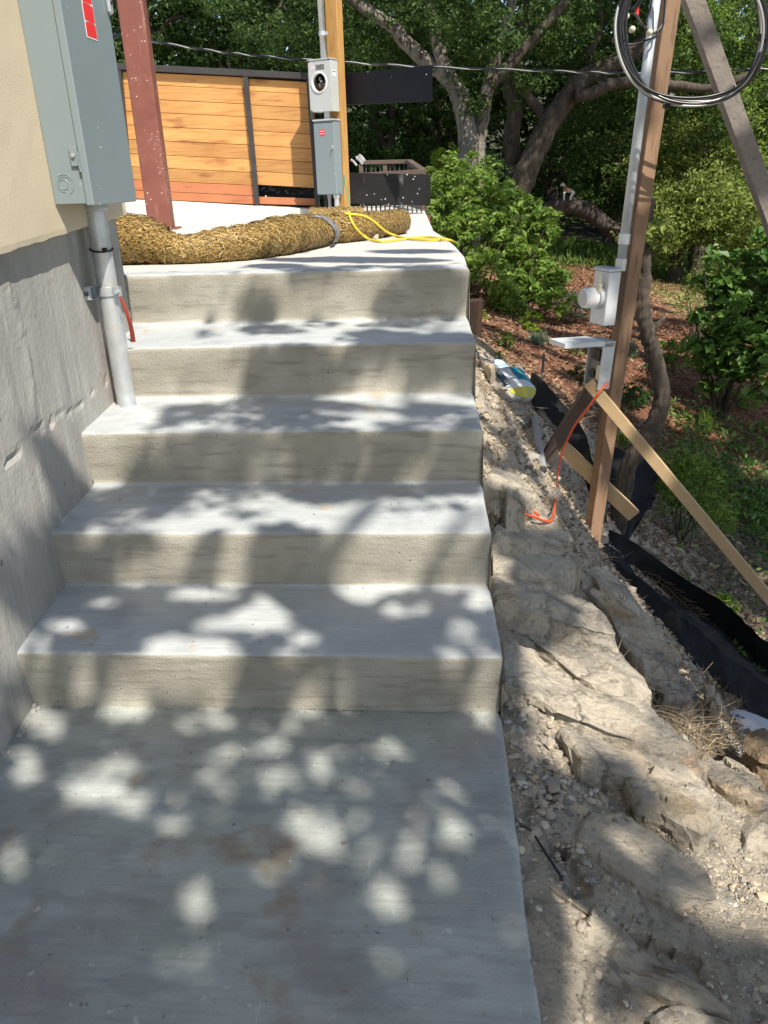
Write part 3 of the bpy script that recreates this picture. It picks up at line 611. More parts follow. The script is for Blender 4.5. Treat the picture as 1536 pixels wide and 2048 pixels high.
mb = MB(); P = [fp(514, 373, .24), fp(632, 373, .24), fp(632, 400, .24), fp(514, 400, .24)]; mb.add(P, [(0, 1, 2, 3)]); mb.build('gap_mesh', M_dark, fence)
curb = MB()
A = [fp(225, 398, -.03), fp(345, 402, -.03), fp(515, 412, -.03), fp(615, 417, -.03), fp(645, 419, -.03)]
V = []
for p in A: V += [(p[0], p[1]-.05, pz(FY)-.03), (p[0], p[1]-.05, p[2]-.008), (p[0], p[1]-.042, p[2]), (p[0], p[1]+.15, p[2])]
F = [(4*i+j, 4*i+4+j, 4*i+5+j, 4*i+1+j) for i in range(len(A)-1) for j in range(3)]
F.append((0, 1, 2, 3)); curb.add(V, F); o = curb.build('concrete_curb', mat('curb_concrete', (.60, .56, .48), .85, (.66, .62, .55), 7, .2, 60)); tag(o, 'pale concrete curb under the cedar fence', 'curb')

# ------------------------------------------------------------------ service post with meter box and breaker box
UY = 6.05; ua = math.radians(25); UA = np.array((-math.cos(ua), math.sin(ua), 0)); UD = np.array((math.sin(ua), math.cos(ua), 0)); UZ = np.array((0, 0, 1.))
def up(px, py): return on(px, py, 1, UY)
P0 = up(664, 221.5); ztop = up(658.6, 117.6)[2]
ps = empty('service_post', (P0[0], UY+.2, pz(UY)), 'yellowish treated pine post carrying the round meter box and grey breaker box', 'post')
pc = P0+UD*.135-UA*.012
mb = MB(); mb.frame((pc[0], pc[1], pz(pc[1])-.02), UA*.118, UD*.10, UZ*3.3); mb.build('timber', M_post, ps, bevel=.004)
# conduit riser (a thing of its own: could be unstrapped)
rc = P0+UA*.10+UD*.07; riser = empty('conduit_riser', (rc[0], rc[1], ztop), 'bright metal conduit riser above the round meter box', 'conduit')
mb = MB(); mb.tube([(rc[0], rc[1], ztop-.002), (rc[0]-.02, rc[1], 4.2)], .0275, 16); mb.build('pipe', M_galv, riser, smooth=True)
zs_ = up(643, 63)[2]; mb = MB(); mb.tube([(rc[0]-.004, rc[1], zs_-.016), (rc[0]-.004, rc[1], zs_+.016)], .032, 16); mb.frame(np.array((rc[0], rc[1], zs_-.012))-UA*.05, -UA*-.05, UD*.006, UZ*.024); mb.build('pipe_strap', M_galv2, riser)
mt = empty('meter_box', tuple(P0), 'pale grey meter socket box with an empty round opening, on the treated pine post', 'meter box')
H = ztop-P0[2]; WM, DM = .225, .13
# box front with a real round hole: ring of quads between circle and rectangle
def holed_front(o, A, Z, w, h, cu, cv, r, k=40):
    V = []; F = []
    for i in range(k):
        a = 2*math.pi*i/k; c, s = math.cos(a), math.sin(a); V.append(o+A*(cu+r*c)+Z*(cv+r*s))
        tx = ((w-cu) if c > 0 else cu)/max(abs(c), 1e-6); tz = ((h-cv) if s > 0 else cv)/max(abs(s), 1e-6); t = min(tx, tz); V.append(o+A*(cu+t*c)+Z*(cv+t*s))
    for i in range(k): j = (i+1) % k; F.append((2*i, 2*i+1, 2*j+1, 2*j))
    return V, F
cu, cv, RH = .118, H*.57, .073
mb = MB(); V, F = holed_front(P0, UA, UZ, WM, H, cu, cv, RH); mb.add(V, [q[::-1] for q in F])
o_ = P0; e = UD*DM
corn = lambda a, d, z: P0+UA*a+UD*d+UZ*z
mb.add([corn(0, 0, 0), corn(0, DM, 0), corn(0, DM, H), corn(0, 0, H)], [(0, 1, 2, 3)]); mb.add([corn(WM, 0, 0), corn(WM, DM, 0), corn(WM, DM, H), corn(WM, 0, H)], [(3, 2, 1, 0)])
mb.add([corn(0, DM, 0), corn(WM, DM, 0), corn(WM, DM, H), corn(0, DM, H)], [(0, 1, 2, 3)]); mb.add([corn(0, 0, 0), corn(WM, 0, 0), corn(WM, DM, 0), corn(0, DM, 0)], [(0, 1, 2, 3)])
mb.build('box_shell', M_lightgrey, mt)
mb = MB(); mb.frame(corn(-.006, -.006, H+.001), UA*(WM+.012), UD*(DM+.006), UZ*.008); mb.build('top_cap', M_lightgrey, mt, bevel=.002)
ctr = corn(cu, 0, cv); mb = MB(); ring = []
for a in np.linspace(0, 2*math.pi, 41):
    dr = UA*math.cos(a)+UZ*math.sin(a); ring.append([ctr+dr*(RH-.001)+UD*.03, ctr+dr*(RH-.001)-UD*.008, ctr+dr*(RH+.006)-UD*.008, ctr+dr*(RH+.012)-UD*.001])
mb.grid(ring); mb.build('socket_ring', M_white, mt, smooth=True)
mb = MB(); mb.frame(corn(.01, DM*.75, .02), UA*(WM-.02), UD*.004, UZ*(cv*.93)); mb.build('inner_plate', M_bronzebrick, mt)
mb = MB(); mb.frame(corn(.01, DM*.8, .02), UA*(WM-.02), UD*.004, UZ*(H-.04)); mb.build('inner_back', M_dark, mt)
for dx in (-.03, .03):
    for dz in (.02, -.03):
        mb = MB(); q = ctr+UA*dx+UZ*dz+UD*.06; mb.frame(q, UA*.008, UD*.03, UZ*.03); mb.build('jaw_clip', M_galv2, mt)
mb = MB(); mb.tube([ctr+UD*.05+UZ*.012, ctr+UD*.03+UZ*.012], .007, 8); mb.build('terminal_nut', M_white, mt)
for i in range(3): mb = MB(); mb.frame(ctr-UA*.045+UD*.07-UZ*(.025+.012*i), UA*.04, UD*.004, UZ*.005); mb.build('vent_slot', M_dark, mt)
mb = MB(); mb.frame(corn(.060, -.0015, H-.072), UA*.085, UD*.001, UZ*.036); dlb = mb.build('rating_label', M_dark, mt)
mb = MB(); rr = random.Random(14)
for i in range(3):
    for k in range(9):
        if rr.random() < .85: mb.frame(corn(.064+k*.0088, -.0022, H-.046-.010*i), UA*.0055, UD*.0004, UZ*.005)
o = mb.build('fine_print', M_lightgrey, dlb); o['kind'] = 'stuff'
mb = MB(); mb.frame(corn(.153, -.0015, H-.070), UA*.055, UD*.001, UZ*.034); mb.build('pink_label', mat('pink_label', (.55, .42, .50), .6, (.7, .65, .68), 60), mt)
mb = MB(); mb.frame(corn(-.0015, .035, H-.13), UD*.05, -UA*.001, UZ*.052); wl = mb.build('side_label', M_white, mt)
mb = MB(); mb.frame(corn(-.003, .042, H-.095), UD*.036, -UA*.001, UZ*.006); mb.build('label_print', M_dark, wl)
mb = MB(); mb.frame(corn(cu-.012, -.006, -.006), UA*.024, UD*.02, UZ*.02); mb.build('cover_latch', M_galv2, mt, bevel=.002)
# short nipple between the boxes
B0 = up(673, 389); zt2 = up(665.6, 241)[2]; H2 = zt2-B0[2]; B0[0] = P0[0]+.004; B0[1] = P0[1]-.01
mb = MB(); n0 = P0+UA*.09+UD*.06; mb.tube([(n0[0], n0[1], zt2), (n0[0], n0[1], P0[2])], .028, 14); mb.tube([(n0[0], n0[1], zt2), (n0[0], n0[1], zt2+.025)], .036, 8)
o = mb.build('pipe_nipple', M_galv); tag(o, 'short threaded pipe joining the meter box and breaker box', 'pipe')
bk = empty('breaker_box', tuple(B0), 'blue-grey breaker box with a small red label, under the meter box', 'breaker box')
bc = lambda a, d, z: B0+UA*a+UD*d+UZ*z
mb = MB(); mb.frame(bc(0, .012, 0), UA*.205, UD*.11, UZ*H2); mb.build('box_body', M_greybox, bk, bevel=.003)
mb = MB(); mb.frame(bc(-.003, 0, .004), UA*.211, UD*.0115, UZ*(H2-.02)); mb.build('door', M_greybox, bk, bevel=.003)
mb = MB(); mb.frame(bc(-.008, -.008, H2+.001), UA*.221, UD*.13, UZ*.014); mb.build('rain_cap', M_galv2, bk, bevel=.003)
rl = on(644, 265, 1, B0[1]+.03); mb = MB(); mb.frame(bc(.095, -.0015, rl[2]-B0[2]-.026), UA*.052, UD*.001, UZ*.052); o = mb.build('danger_label', M_red, bk)
for i in range(2): mb = MB(); mb.frame(bc(.101, -.0028, rl[2]-B0[2]-.012+.02*i), UA*.040, UD*.001, UZ*.006); mb.build('label_print', M_labelwhite, o)
mb = MB(); hz = H2*.63; mb.frame(bc(.004, -.014, hz), UA*.012, UD*.013, UZ*.03); mb.tube([bc(.010, -.014, hz+.012), bc(.010, -.026, hz+.006), bc(.010, -.018, hz-.012)], .003, 6); mb.build('latch', M_galv, bk)
for da, ln, m in ((.035, .15, M_galv), (.115, .14, M_pipe), (.155, .13, M_dark)):
    q = bc(da, .06, 0); mb = MB(); mb.tube([(q[0], q[1], pz(q[1])), (q[0], q[1], B0[2]-.001)], .024 if da < .1 else .016, 12); mb.tube([(q[0], q[1], B0[2]-.03), (q[0], q[1], B0[2]-.002)], .031 if da < .1 else .022, 12)
    o = mb.build('conduit_stub', m); tag(o, {M_galv: 'galvanised conduit stub nearest the green wire under the breaker box', M_pipe: 'middle grey plastic conduit stub under the breaker box', M_dark: 'dark conduit stub under the fence side of the breaker box'}[m], 'conduit')
g = [on(688, 350, 1, UY-.05), on(690, 372, 1, UY-.04), on(697, 395, 1, UY-.06), on(700, 415, 1, UY-.08), on(703, 424, 1, UY-.12)]
mb = MB(); mb.tube(smooth_path(g, 5), .0055, 6); o = mb.build('green_wire', M_green, smooth=True); tag(o, 'green ground wire hanging beside the breaker box', 'wire')

# black steel planter beams / stair stringers beyond the post
def slab(name, px, m, Y, th=.05, label=None, cat=None):
    q = [on(x, y, 1, yy) for (x, y), yy in zip(px, Y)]; t = np.array((0, th, 0)); mb = MB(); mb.add(q+[p+t for p in q], [(0, 1, 2, 3), (7, 6, 5, 4), (4, 5, 1, 0), (5, 6, 2, 1), (6, 7, 3, 2), (7, 4, 0, 3)])
    o = mb.build(name, m, bevel=.002); tag(o, label, cat); return o
slab('black_beam', [(684, 210), (865, 202), (865, 130), (681, 148)], M_black, (6.35, 5.7, 5.7, 6.35), .04, 'clean black steel beam level with the meter box', 'steel beam')
slab('dusty_beam', [(692, 407), (861, 411), (861, 349), (688, 345)], M_blackdirty, (6.3, 6.15, 6.15, 6.3), .04, 'black steel beam splashed with white dust, left of the shrub', 'steel beam')
o = slab('kick_plate', [(806, 452), (860, 466), (861, 432), (808, 428)], M_brownpaint, (6.1, 6.1, 6.1, 6.1), .05, 'low brown painted steel plate at the patio end', 'steel plate')
mb = MB(); gp = [patio(816, 447, .001), patio(862, 463, .001)]
# gate pickets below the dusty panel
pk = empty('picket_gate', tuple(on(770, 420, 1, 6.5)), 'dark metal pickets showing below the dusty black panel', 'gate')
for i, x in enumerate(range(706, 858, 9)):
    t = on(x, 400, 1, 6.45); b = on(x+2, 427, 1, 6.45); mb = MB(); mb.beam(b, t, (1, 0, 0), .014, .014); mb.build('picket', M_frame, pk)
mb = MB(); mb.beam(on(700, 424, 1, 6.45), on(860, 429, 1, 6.45), (0, 0, 1), .02, .02); mb.build('bottom_rail', M_frame, pk)
# bronze deck railing
dr = empty('deck_railing', tuple(on(775, 345, 1, 8)), 'brown square-tube deck railing behind the dusty black panel', 'railing')
cA = on(722, 325, 1, 8.6); cB = on(818, 323, 1, 8.6); cC = on(846, 343, 1, 7.0); cD = on(700, 352, 1, 6.9)
for a, b in ((cA, cB), (cB, cC), (cC, cD)): mb = MB(); mb.beam(a, b, (0, 0, 1), .045, .075); mb.build('rail', M_darkwood, dr, bevel=.003)
for c in (cA, cB, cC, cA*.5+cB*.5): mb = MB(); mb.frame((c[0]-.025, c[1]-.025, c[2]-1.0), (.05, 0, 0), (0, .05, 0), (0, 0, .98)); mb.build('rail_post', M_darkwood, dr)
for a, b in ((cA, cB), (cB, cC)):
    for i in range(1, 10): c = a+(b-a)*i/10; mb = MB(); mb.frame((c[0]-.008, c[1]-.008, c[2]-.95), (.016, 0, 0), (0, .016, 0), (0, 0, .93)); mb.build('baluster', M_frame, dr)
# gloves / rags on the railing corner
mb = MB(); rr = random.Random(2); c = on(708, 318, 1, 7.4)
for i in range(5): d = np.array([rr.uniform(-.04, .06), 0, rr.uniform(-.01, .04)]); mb.tube(smooth_path([c+d, c+d+np.array((.03, 0, -.02)), c+d+np.array((.06, 0, -.06))], 3), [.012]*7, 6)
o = mb.build('work_gloves', mat('dirty_white_rag', (.55, .55, .55), .9, (.25, .25, .26), 30)); tag(o, 'crumpled white rag hanging at the railing corner beside the breaker box', 'rag')

# ------------------------------------------------------------------ straw rolls
def wattle(name, path, label, n, seed):
    """path: (px, py of the near contact edge, radius)"""
    rng = np.random.default_rng(seed); cs = []; rs = []
    for x, y, r in path: p = patio(x, y); cs.append(p+np.array((0, r*.8, r*.94))); rs.append(r)
    K = 7; sp = smooth_path(cs, K); rr_ = np.interp(np.linspace(0, len(rs)-1, len(sp)), range(len(rs)), rs)
    rr_ = np.array([r*(1+.05*math.sin(i*1.3+seed)+.04*rng.normal()) for i, r in enumerate(rr_)])
    # rounded ends
    d0 = sp[0]-sp[1]; d0 /= np.linalg.norm(d0); d1 = sp[-1]-sp[-2]; d1 /= np.linalg.norm(d1)
    sp = [sp[0]+d0*rr_[0]*.45]+[sp[0]+d0*rr_[0]*.3]+sp+[sp[-1]+d1*rr_[-1]*.3, sp[-1]+d1*rr_[-1]*.45]; rr_ = np.concatenate([[rr_[0]*.35, rr_[0]*.8], rr_, [rr_[-1]*.8, rr_[-1]*.35]])
    root = empty(name, tuple(cs[0]), label, 'straw roll', 'straw rolls lying across the patio')
    mb = MB(); mb.tube(sp, rr_*.93, 20, noise=.05, seed=seed); o = mb.build('straw_body', M_strawbody, root, smooth=True)
    sp = np.array(sp); L = np.concatenate([[0], np.cumsum(np.linalg.norm(np.diff(sp, axis=0), axis=1))])
    s = rng.uniform(0, L[-1], n); P = np.stack([np.interp(s, L, sp[:, k]) for k in range(3)], 1); Rr = np.interp(s, L, rr_)
    tg = np.stack([np.interp(s, (L[:-1]+L[1:])/2, np.diff(sp, axis=0)[:, k]) for k in range(3)], 1); tg /= np.linalg.norm(tg, axis=1, keepdims=True)
    th = rng.uniform(0, 2*math.pi, n); up_ = np.array((0, 0, 1.)); side = np.cross(tg, up_); side /= np.linalg.norm(side, axis=1, keepdims=True); u2 = np.cross(side, tg)
    nr = side*np.cos(th)[:, None]+u2*np.sin(th)[:, None]; ct = np.cross(tg, nr); al = rng.normal(0, .9, n)
    dirn = tg*np.cos(al)[:, None]+ct*np.sin(al)[:, None]+nr*rng.normal(.0, .07, n)[:, None]; dirn /= np.linalg.norm(dirn, axis=1, keepdims=True)
    B = np.cross(nr, dirn); B /= np.linalg.norm(B, axis=1, keepdims=True); ln = rng.uniform(.008, .030, n)[:, None]; wd = rng.uniform(.0008, .0018, n)[:, None]
    c = P+nr*(Rr*rng.uniform(.90, 1.025, n))[:, None]; c[:, 2] = np.maximum(c[:, 2], pz(c[:, 1])+.006)
    V = np.stack([c-dirn*ln-B*wd, c+dirn*ln-B*wd, c+dirn*ln+B*wd, c-dirn*ln+B*wd], 1).reshape(-1, 3); i = np.arange(n)*4
    V[:, 2] = np.maximum(V[:, 2], pz(V[:, 1])+.003)
    me = fast_mesh('loose_straw', V, np.stack([i, i+1, i+2, i+3], 1), np.repeat(rng.beta(2, 1.6, n), 4)); o = link('loose_straw', me, M_straw, root); o['kind'] = 'stuff'
    mb = MB()                                             # fine netting wound both ways
    for h in range(14):
        for sg in (1, -1):
            q = []; nst = 160
            for k in range(nst):
                t = k/(nst-1)*L[-1]*.97+L[-1]*.015; pp = np.array([np.interp(t, L, sp[:, j]) for j in range(3)]); tt = np.array([np.interp(t, (L[:-1]+L[1:])/2, np.diff(sp, axis=0)[:, j]) for j in range(3)]); tt /= np.linalg.norm(tt)
                sd = np.cross(tt, up_); sd /= np.linalg.norm(sd); uu = np.cross(sd, tt); a = sg*t*9+h*.4488; q.append(pp+(sd*math.cos(a)+uu*math.sin(a))*np.interp(t, L, rr_)*1.035)
            mb.tube(q, .0011, 3, cap=False)
    o = mb.build('netting', mat('straw_netting', (.10, .075, .035), .8), root); ROLLS.append((sp, rr_)); return root
ROLLS = []
wattle('straw_roll', [(150, 534, .098), (262, 532, .098), (305, 531, .082), (345, 530, .057), (400, 528, .058), (450, 525, .066), (500, 521, .072), (552, 513, .078), (600, 503, .079), (640, 494, .074)], 'nearest straw roll, sagging in the middle, its end against the foundation wall', 26000, 1)
wattle('straw_roll', [(655, 489, .070), (690, 486, .072), (740, 479, .070), (785, 471, .068), (800, 468, .068)], 'straw roll under the yellow cord, ending near the patio edge', 11000, 2)
wattle('straw_roll', [(628, 450, .062), (660, 449, .060), (720, 447, .058)], 'short straw roll at the foot of the breaker box', 5000, 3)
def roll_hit(px, py, off=.006):      # where the line of sight meets a straw roll, else the patio
    d = ray(px, py); t = np.linspace(2.5, 8, 900); Q = CAM+d*t[:, None]; best = None
    for sp, rr_ in ROLLS:
        D = np.linalg.norm(Q[:, None]-sp[None], axis=2)-(rr_[None]+off); k = np.argmax((D < 0).any(1))
        if (D < 0).any() and (best is None or t[k] < best): best = t[k]
    pq = patio(px, py, .008); tp = np.dot(pq-CAM, d)/np.dot(d, d)
    return CAM+d*best if best is not None and best < tp else pq
mb = MB(); P = [[roll_hit(x-5, y+2, .008), roll_hit(x, y, .011), roll_hit(x+5, y-1, .008)] for x, y in [tuple(q[:2]) for q in smooth_path([(622, 432, 0), (640, 432, 0), (658, 440, 0), (670, 452, 0), (676, 466, 0), (672, 480, 0), (664, 492, 0)], 4)]]
mb.grid(P, flip=True); mb.grid(P); o = mb.build('webbing_strap', M_strap, smooth=True); tag(o, 'frayed grey webbing strap laid over the joint of two straw rolls', 'strap')
ya = [roll_hit(*q) for q in ((698, 424), (700, 434), (706, 448), (716, 461), (728, 472), (742, 480), (765, 483), (800, 479), (850, 474))]+[patio(897, 480, .008), on(908, 484, 1, 3.4)]
yb = [roll_hit(*q) for q in ((690, 427), (706, 429), (724, 431), (742, 439), (758, 452), (772, 463), (790, 471), (815, 477))]+[patio(860, 480, .01), patio(893, 478, .008)]
mb = MB(); mb.tube(smooth_path(ya, 6), .0062, 8); mb.tube(smooth_path(yb, 6), .0062, 8); o = mb.build('yellow_cord', M_yellow, smooth=True); tag(o, 'yellow extension cord looped over the straw roll and out along the patio edge', 'cord')
def pebble(name, c, s, m, seed, sub=2, flat=.7, parent=None):
    import bmesh
    bm = bmesh.new(); bmesh.ops.create_icosphere(bm, subdivisions=sub, radius=1); rr = random.Random(seed); ax = [Vector(rnd_dirs(1, np.random.default_rng(seed*7+k))[0]) for k in range(7)]; kk = [rr.uniform(.45, .8) for _ in ax]
    for v in bm.verts:
        for a, k in zip(ax, kk):
            d = v.co.dot(a)
            if d > k: v.co -= a*(d-k)
        v.co *= 1+rr.uniform(-.04, .04)
    sc = (s*rr.uniform(.8, 1.3), s*rr.uniform(.7, 1.1), s*flat); rot = Euler((rr.uniform(-.3, .3), rr.uniform(-.3, .3), rr.uniform(0, 6.28)))
    for v in bm.verts: q = Vector((v.co[0]*sc[0], v.co[1]*sc[1], v.co[2]*sc[2])); q.rotate(rot); v.co = q+Vector(c)
    me = bpy.data.meshes.new(name); bm.to_mesh(me); bm.free(); return link(name, me, m, parent)
p = patio(750, 474, .012); tag(pebble('rock_chunk', p, .03, M_stone2, 5), 'small tan rock by the loops of the yellow cord', 'rock')

# ================================================================== RIGHT SIDE: temporary power pole
PB = at(1183, 1094, 4.75); PY = PB[1]
def pp(px, py, dy=0.): return on(px, py, 1, PY+dy)
pole = empty('power_pole', tuple(PB), 'leaning brown timber pole carrying the temporary power boxes, on the dirt below the boulders', 'power pole')
top = pp(1352, -90); base = pp(1184, 1075); dn = (top-base)/np.linalg.norm(top-base)
mb = MB(); mb.beam(base-dn*.25, top+dn*.5, (1, .35, 0), .078, .075); mb.build('timber', M_pole, pole, bevel=.003)
# conduit on the pole
ca, cb_ = pp(1319, -60, -.06), pp(1240, 541, -.06)
pcn = empty('pole_conduit', tuple(cb_), 'grey conduit strapped up the leaning timber pole above the pole meter', 'conduit')
mb = MB(); mb.tube([ca+(ca-cb_)*.2, cb_], .0235, 14); mb.build('pipe', M_galv2, pcn, smooth=True)
m1 = cb_+(ca-cb_)*.10; dcon = (ca-cb_)/np.linalg.norm(ca-cb_); mb = MB(); mb.tube([m1, m1+dcon*.05], .030, 12); mb.build('coupling', M_galv, pcn); mb = MB(); mb.tube([cb_, cb_+dcon*.06], .029, 12); mb.build('coupling', M_galv, pcn)
# meter socket: three known corners give its frame
mn = np.array((-.93, -.37, 0)); mn /= np.linalg.norm(mn); mside = np.array((-mn[1], mn[0], 0))*-1        # side face normal looks toward the viewer's right
if mside[1] > 0: mside = -mside
def local_box(o, A, D, U, w, d, h, name, m, parent, bev=.003): mb = MB(); mb.frame(o, A*w, D*d, U*h); return mb.build(name, m, parent, bevel=bev)
lean = dn
M0 = pp(1207, 653, -.13); mtop = pp(1220, 545, -.13); U = (mtop-M0); h1 = np.linalg.norm(U); U = U/h1
Ddir = -mn; Adir = -mside*1.0      # D: from front edge back along the side face; A: from the near edge across the front face
pm = empty('pole_meter', tuple(M0), 'white metal meter box with a round glass meter, on the leaning timber pole', 'electric meter')
w1, d1 = .14, .070
local_box(M0, Adir, Ddir, U, w1, d1, h1, 'box_body', M_white if False else mat('white_enamel', (.60, .62, .64), .35, (.50, .53, .56), 12, .03, 30), pm, .004)
local_box(M0+U*(h1+.001)-Adir*.006-Ddir*.006, Adir, Ddir, U, w1+.012, d1+.012, .016, 'top_cap', M_galv2, pm, .004)
gc = M0+Adir*w1*.52+U*h1*.52; mb = MB(); mb.tube([gc-Ddir*.0, gc-Ddir*.025], [.062, .060], 28); mb.build('collar', M_galv2, pm)
mb = MB(); mb.tube([gc-Ddir*.026, gc-Ddir*.085, gc-Ddir*.10], [.055, .053, .047], 32); gl = mb.build('meter_glass', mat('meter_housing', (.74, .74, .72), .25), pm, smooth=False, bevel=.003)
mb = MB(); mb.tube([gc-Ddir*.1005, gc-Ddir*.103], [.044, .042], 28); mb.build('meter_face', mat('meter_face', (.32, .33, .34), .3, (.5, .5, .5), 60), gl)
tb = M0+Adir*.02+U*h1*.80-Ddir*.02; mb = MB(); mb.frame(tb, Adir*.05, -Ddir*.02, -U*.05); mb.frame(tb+Adir*.015, Adir*.02, -Ddir*.015, U*.045); mb.build('seal_tab', M_ivory, pm, bevel=.004)
# panel below with open lid
N0 = pp(1194.6, 780, -.16); nt_ = pp(1208, 685, -.16); U2 = nt_-N0; h2 = np.linalg.norm(U2); U2 /= h2
pn = empty('outlet_box', tuple(N0), 'open grey outlet panel with its lid raised flat, below the white pole meter', 'power panel')
w2, d2 = .14, .072
mb = MB()
for (aa, ab, da, db, ua_, ub) in ((0, .006, 0, d2, 0, h2), (w2-.006, w2, 0, d2, 0, h2), (.006, w2-.006, 0, d2, 0, .006), (.006, w2-.006, 0, d2, h2-.006, h2), (.006, w2-.006, d2-.006, d2, .006, h2-.006)):
    mb.frame(N0+Adir*aa+Ddir*da+U2*ua_, Adir*(ab-aa), Ddir*(db-da), U2*(ub-ua_))
mb.build('box_shell', M_galv2, pn)
fplate = local_box(N0+Adir*.008+Ddir*.018+U2*.008, Adir, Ddir, U2, w2-.016, .004, h2-.016, 'face_plate', mat('panel_grey', (.16, .165, .17), .5), pn, .001)
for i in range(3): local_box(N0+Adir*(.035+.024*i)+Ddir*.008+U2*h2*.58, Adir, Ddir, U2, .022, .0095, .06, 'breaker', M_rubber, fplate, .001)
mb = MB(); q = N0+Adir*.092+U2*h2*.28; mb.tube([q+Ddir*.0175, q+Ddir*.010], .026, 20); mb.build('round_outlet', M_rubber, fplate)
local_box(N0+Adir*.022+Ddir*.012+U2*h2*.16, Adir, Ddir, U2, .030, .0055, .085, 'outlet_cover', M_ivory, fplate, .001)
hg = N0+U2*h2; Lo = pp(1111, 690, -.30)-pp(1206, 686, -.30); ldir = Lo/np.linalg.norm(Lo); L2 = -Ddir*.86+np.array((0, 0, .03)); L2 = L2/np.linalg.norm(L2); l_up = np.cross(L2, Adir); l_up = l_up if l_up[2] > 0 else -l_up
mb = MB(); e1 = .24; a0 = -.012; aw = w2+.024
mb.frame(hg+Adir*a0+l_up*.004, Adir*aw, L2*e1, l_up*.004); mb.frame(hg+Adir*a0-l_up*.018, Adir*.003, L2*e1, l_up*.0215); mb.frame(hg+Adir*(a0+aw-.003)-l_up*.018, Adir*.003, L2*e1, l_up*.0215); mb.frame(hg+Adir*(a0+.003)+L2*(e1-.003)-l_up*.018, Adir*(aw-.006), L2*.003, l_up*.0215)
o = mb.build('open_lid', mat('pale_painted_lid', (.62, .66, .68), .4, (.55, .6, .62), 10), pn, bevel=.0015)
local_box(hg-U2*.03+Ddir*.0, Adir, Ddir, U2, w2, d2*.96, .026, 'hood', M_galv2, pn, .003)
# braces and boards
def plank(px0, px1, d0, d1, w, t, m, name, label, wdir=(0, 0, 1), cat='plank'):
    a = on(*px0, 1, PY+d0); b = on(*px1, 1, PY+d1); mb = MB(); mb.beam(a, b, wdir, w, t); o = mb.build(name, m, bevel=.002); tag(o, label, cat); return o
plank((1352, -90), (1556, 470), .30, .30, .086, .08, M_oldwood, 'diagonal_brace', 'weathered grey timber leaning down to the right behind the cable coil', (1, 0, .3), 'brace')
plank((1178, 765), (1556, 1218), -.12, -.35, .062, .036, M_lumber, 'lumber_brace', 'long pale lumber brace running down right from the power panel', (0, 0, 1), 'brace')
plank((1119, 889), (1268, 1031), .10, .0, .082, .036, M_lumber, 'lumber_board', 'short pale board nailed low behind the timber pole', (0, 0, 1), 'board')
plank((1184, 775), (1092, 918), .06, .10, .080, .036, M_darkwood, 'dark_brace', 'brace coloured dark for shade, sloping left from the power panel to the dirt', (1, 0, .6), 'brace')  # the plank lies in shade, put into its dark wood colour
plank((1266, 600), (1222, 700), .12, .05, .075, .04, M_pole, 'timber_offcut', 'short split timber wedged between the pole meter and the twisted trunk', (1, 0, .4), 'board')
# orange cord
oc = [N0+Ddir*.06+U2*.03-mside*-.0+mside*.005, pp(1203, 778, -.30), pp(1180, 810, -.3), pp(1150, 850, -.25), pp(1128, 895, -.2), pp(1117, 935, -.3), pp(1112, 985, -.55), gpx(1106, 1032, .12), gpx(1094, 1043, .11), gpx(1070, 1034, .11), gpx(1046, 1026, .11), gpx(1062, 1021, .11), gpx(1078, 1030, .115)]
mb = MB(); mb.tube(smooth_path(oc, 7), .0062, 8); o = mb.build('orange_cord', M_orange, smooth=True); tag(o, 'orange extension cord hanging from the power panel onto the boulders', 'cord')
# overhead twisted service cable and the slack coil
sv = smooth_path([on(x, y, 1, Y) for x, y, Y in ((-60, 20, 7.3), (232, 70, 7.3), (400, 98, 7.3), (520, 112, 7.2), (680, 124, 7.1), (860, 134, 7.), (1100, 142, 6.6), (1240, 146, 6.3), (1400, 144, 6.), (1560, 136, 5.8))], 30)
cbn = empty('overhead_cable', tuple(sv[0]), 'twisted overhead service cable crossing in front of the oaks', 'cable')
for k, (m, r) in enumerate(((M_alum, .0055), (M_cable, .0055), (M_cable, .0055))):
    P = []
    for i, p in enumerate(sv): a = i*.42+k*2.094; P.append(p+np.array((0, math.cos(a)*.0065, math.sin(a)*.0065)))
    mb = MB(); mb.tube(P, r, 6); mb.build('strand', m, cbn, smooth=True)
cc = empty('cable_coil', tuple(pp(1385, 60, -.22)), 'big hanging coil of black and silver cable looped across the timber pole', 'cable coil')
rr = random.Random(6)
for k in range(9):
    P = []; ox, oy = rr.uniform(-7, 7), rr.uniform(-5, 8); ra, rb = 145+rr.uniform(-9, 6), 158+rr.uniform(-9, 9); dy = -.20-.016*k
    a0, a1 = ((-.55, 3.75) if k < 7 else (.9, 3.9))
    for a in np.linspace(a0, a1, 70): P.append(pp(1384+ox+ra*math.cos(a), 52+oy+rb*math.sin(a)*(1.0+.05*math.sin(a*3)), dy+.025*math.sin(a*2+k)))
    mb = MB(); mb.tube(P, .0064, 7); mb.build('cable_loop', [M_cable, M_cable, M_alum, M_cable, M_cable, M_cable, M_alum, M_cable, M_cable][k], cc, smooth=True)
for a_, lab_ in ((2.98, 'a'), (1.9, 'b'), (.15, 'c')):
    q = pp(1384+146*math.cos(a_), 52+158*math.sin(a_), -.25); t = np.array((-math.sin(a_), .0, -math.cos(a_))); mb = MB(); mb.tube([q-t*.01, q+t*.01], .036, 10); mb.build('tape_wrap', M_rubber, cc)
rk = empty('wire_rack', tuple(pp(1275, 50, -.1)), 'small rack of ivory insulators and wires left of the pole top', 'insulator rack')
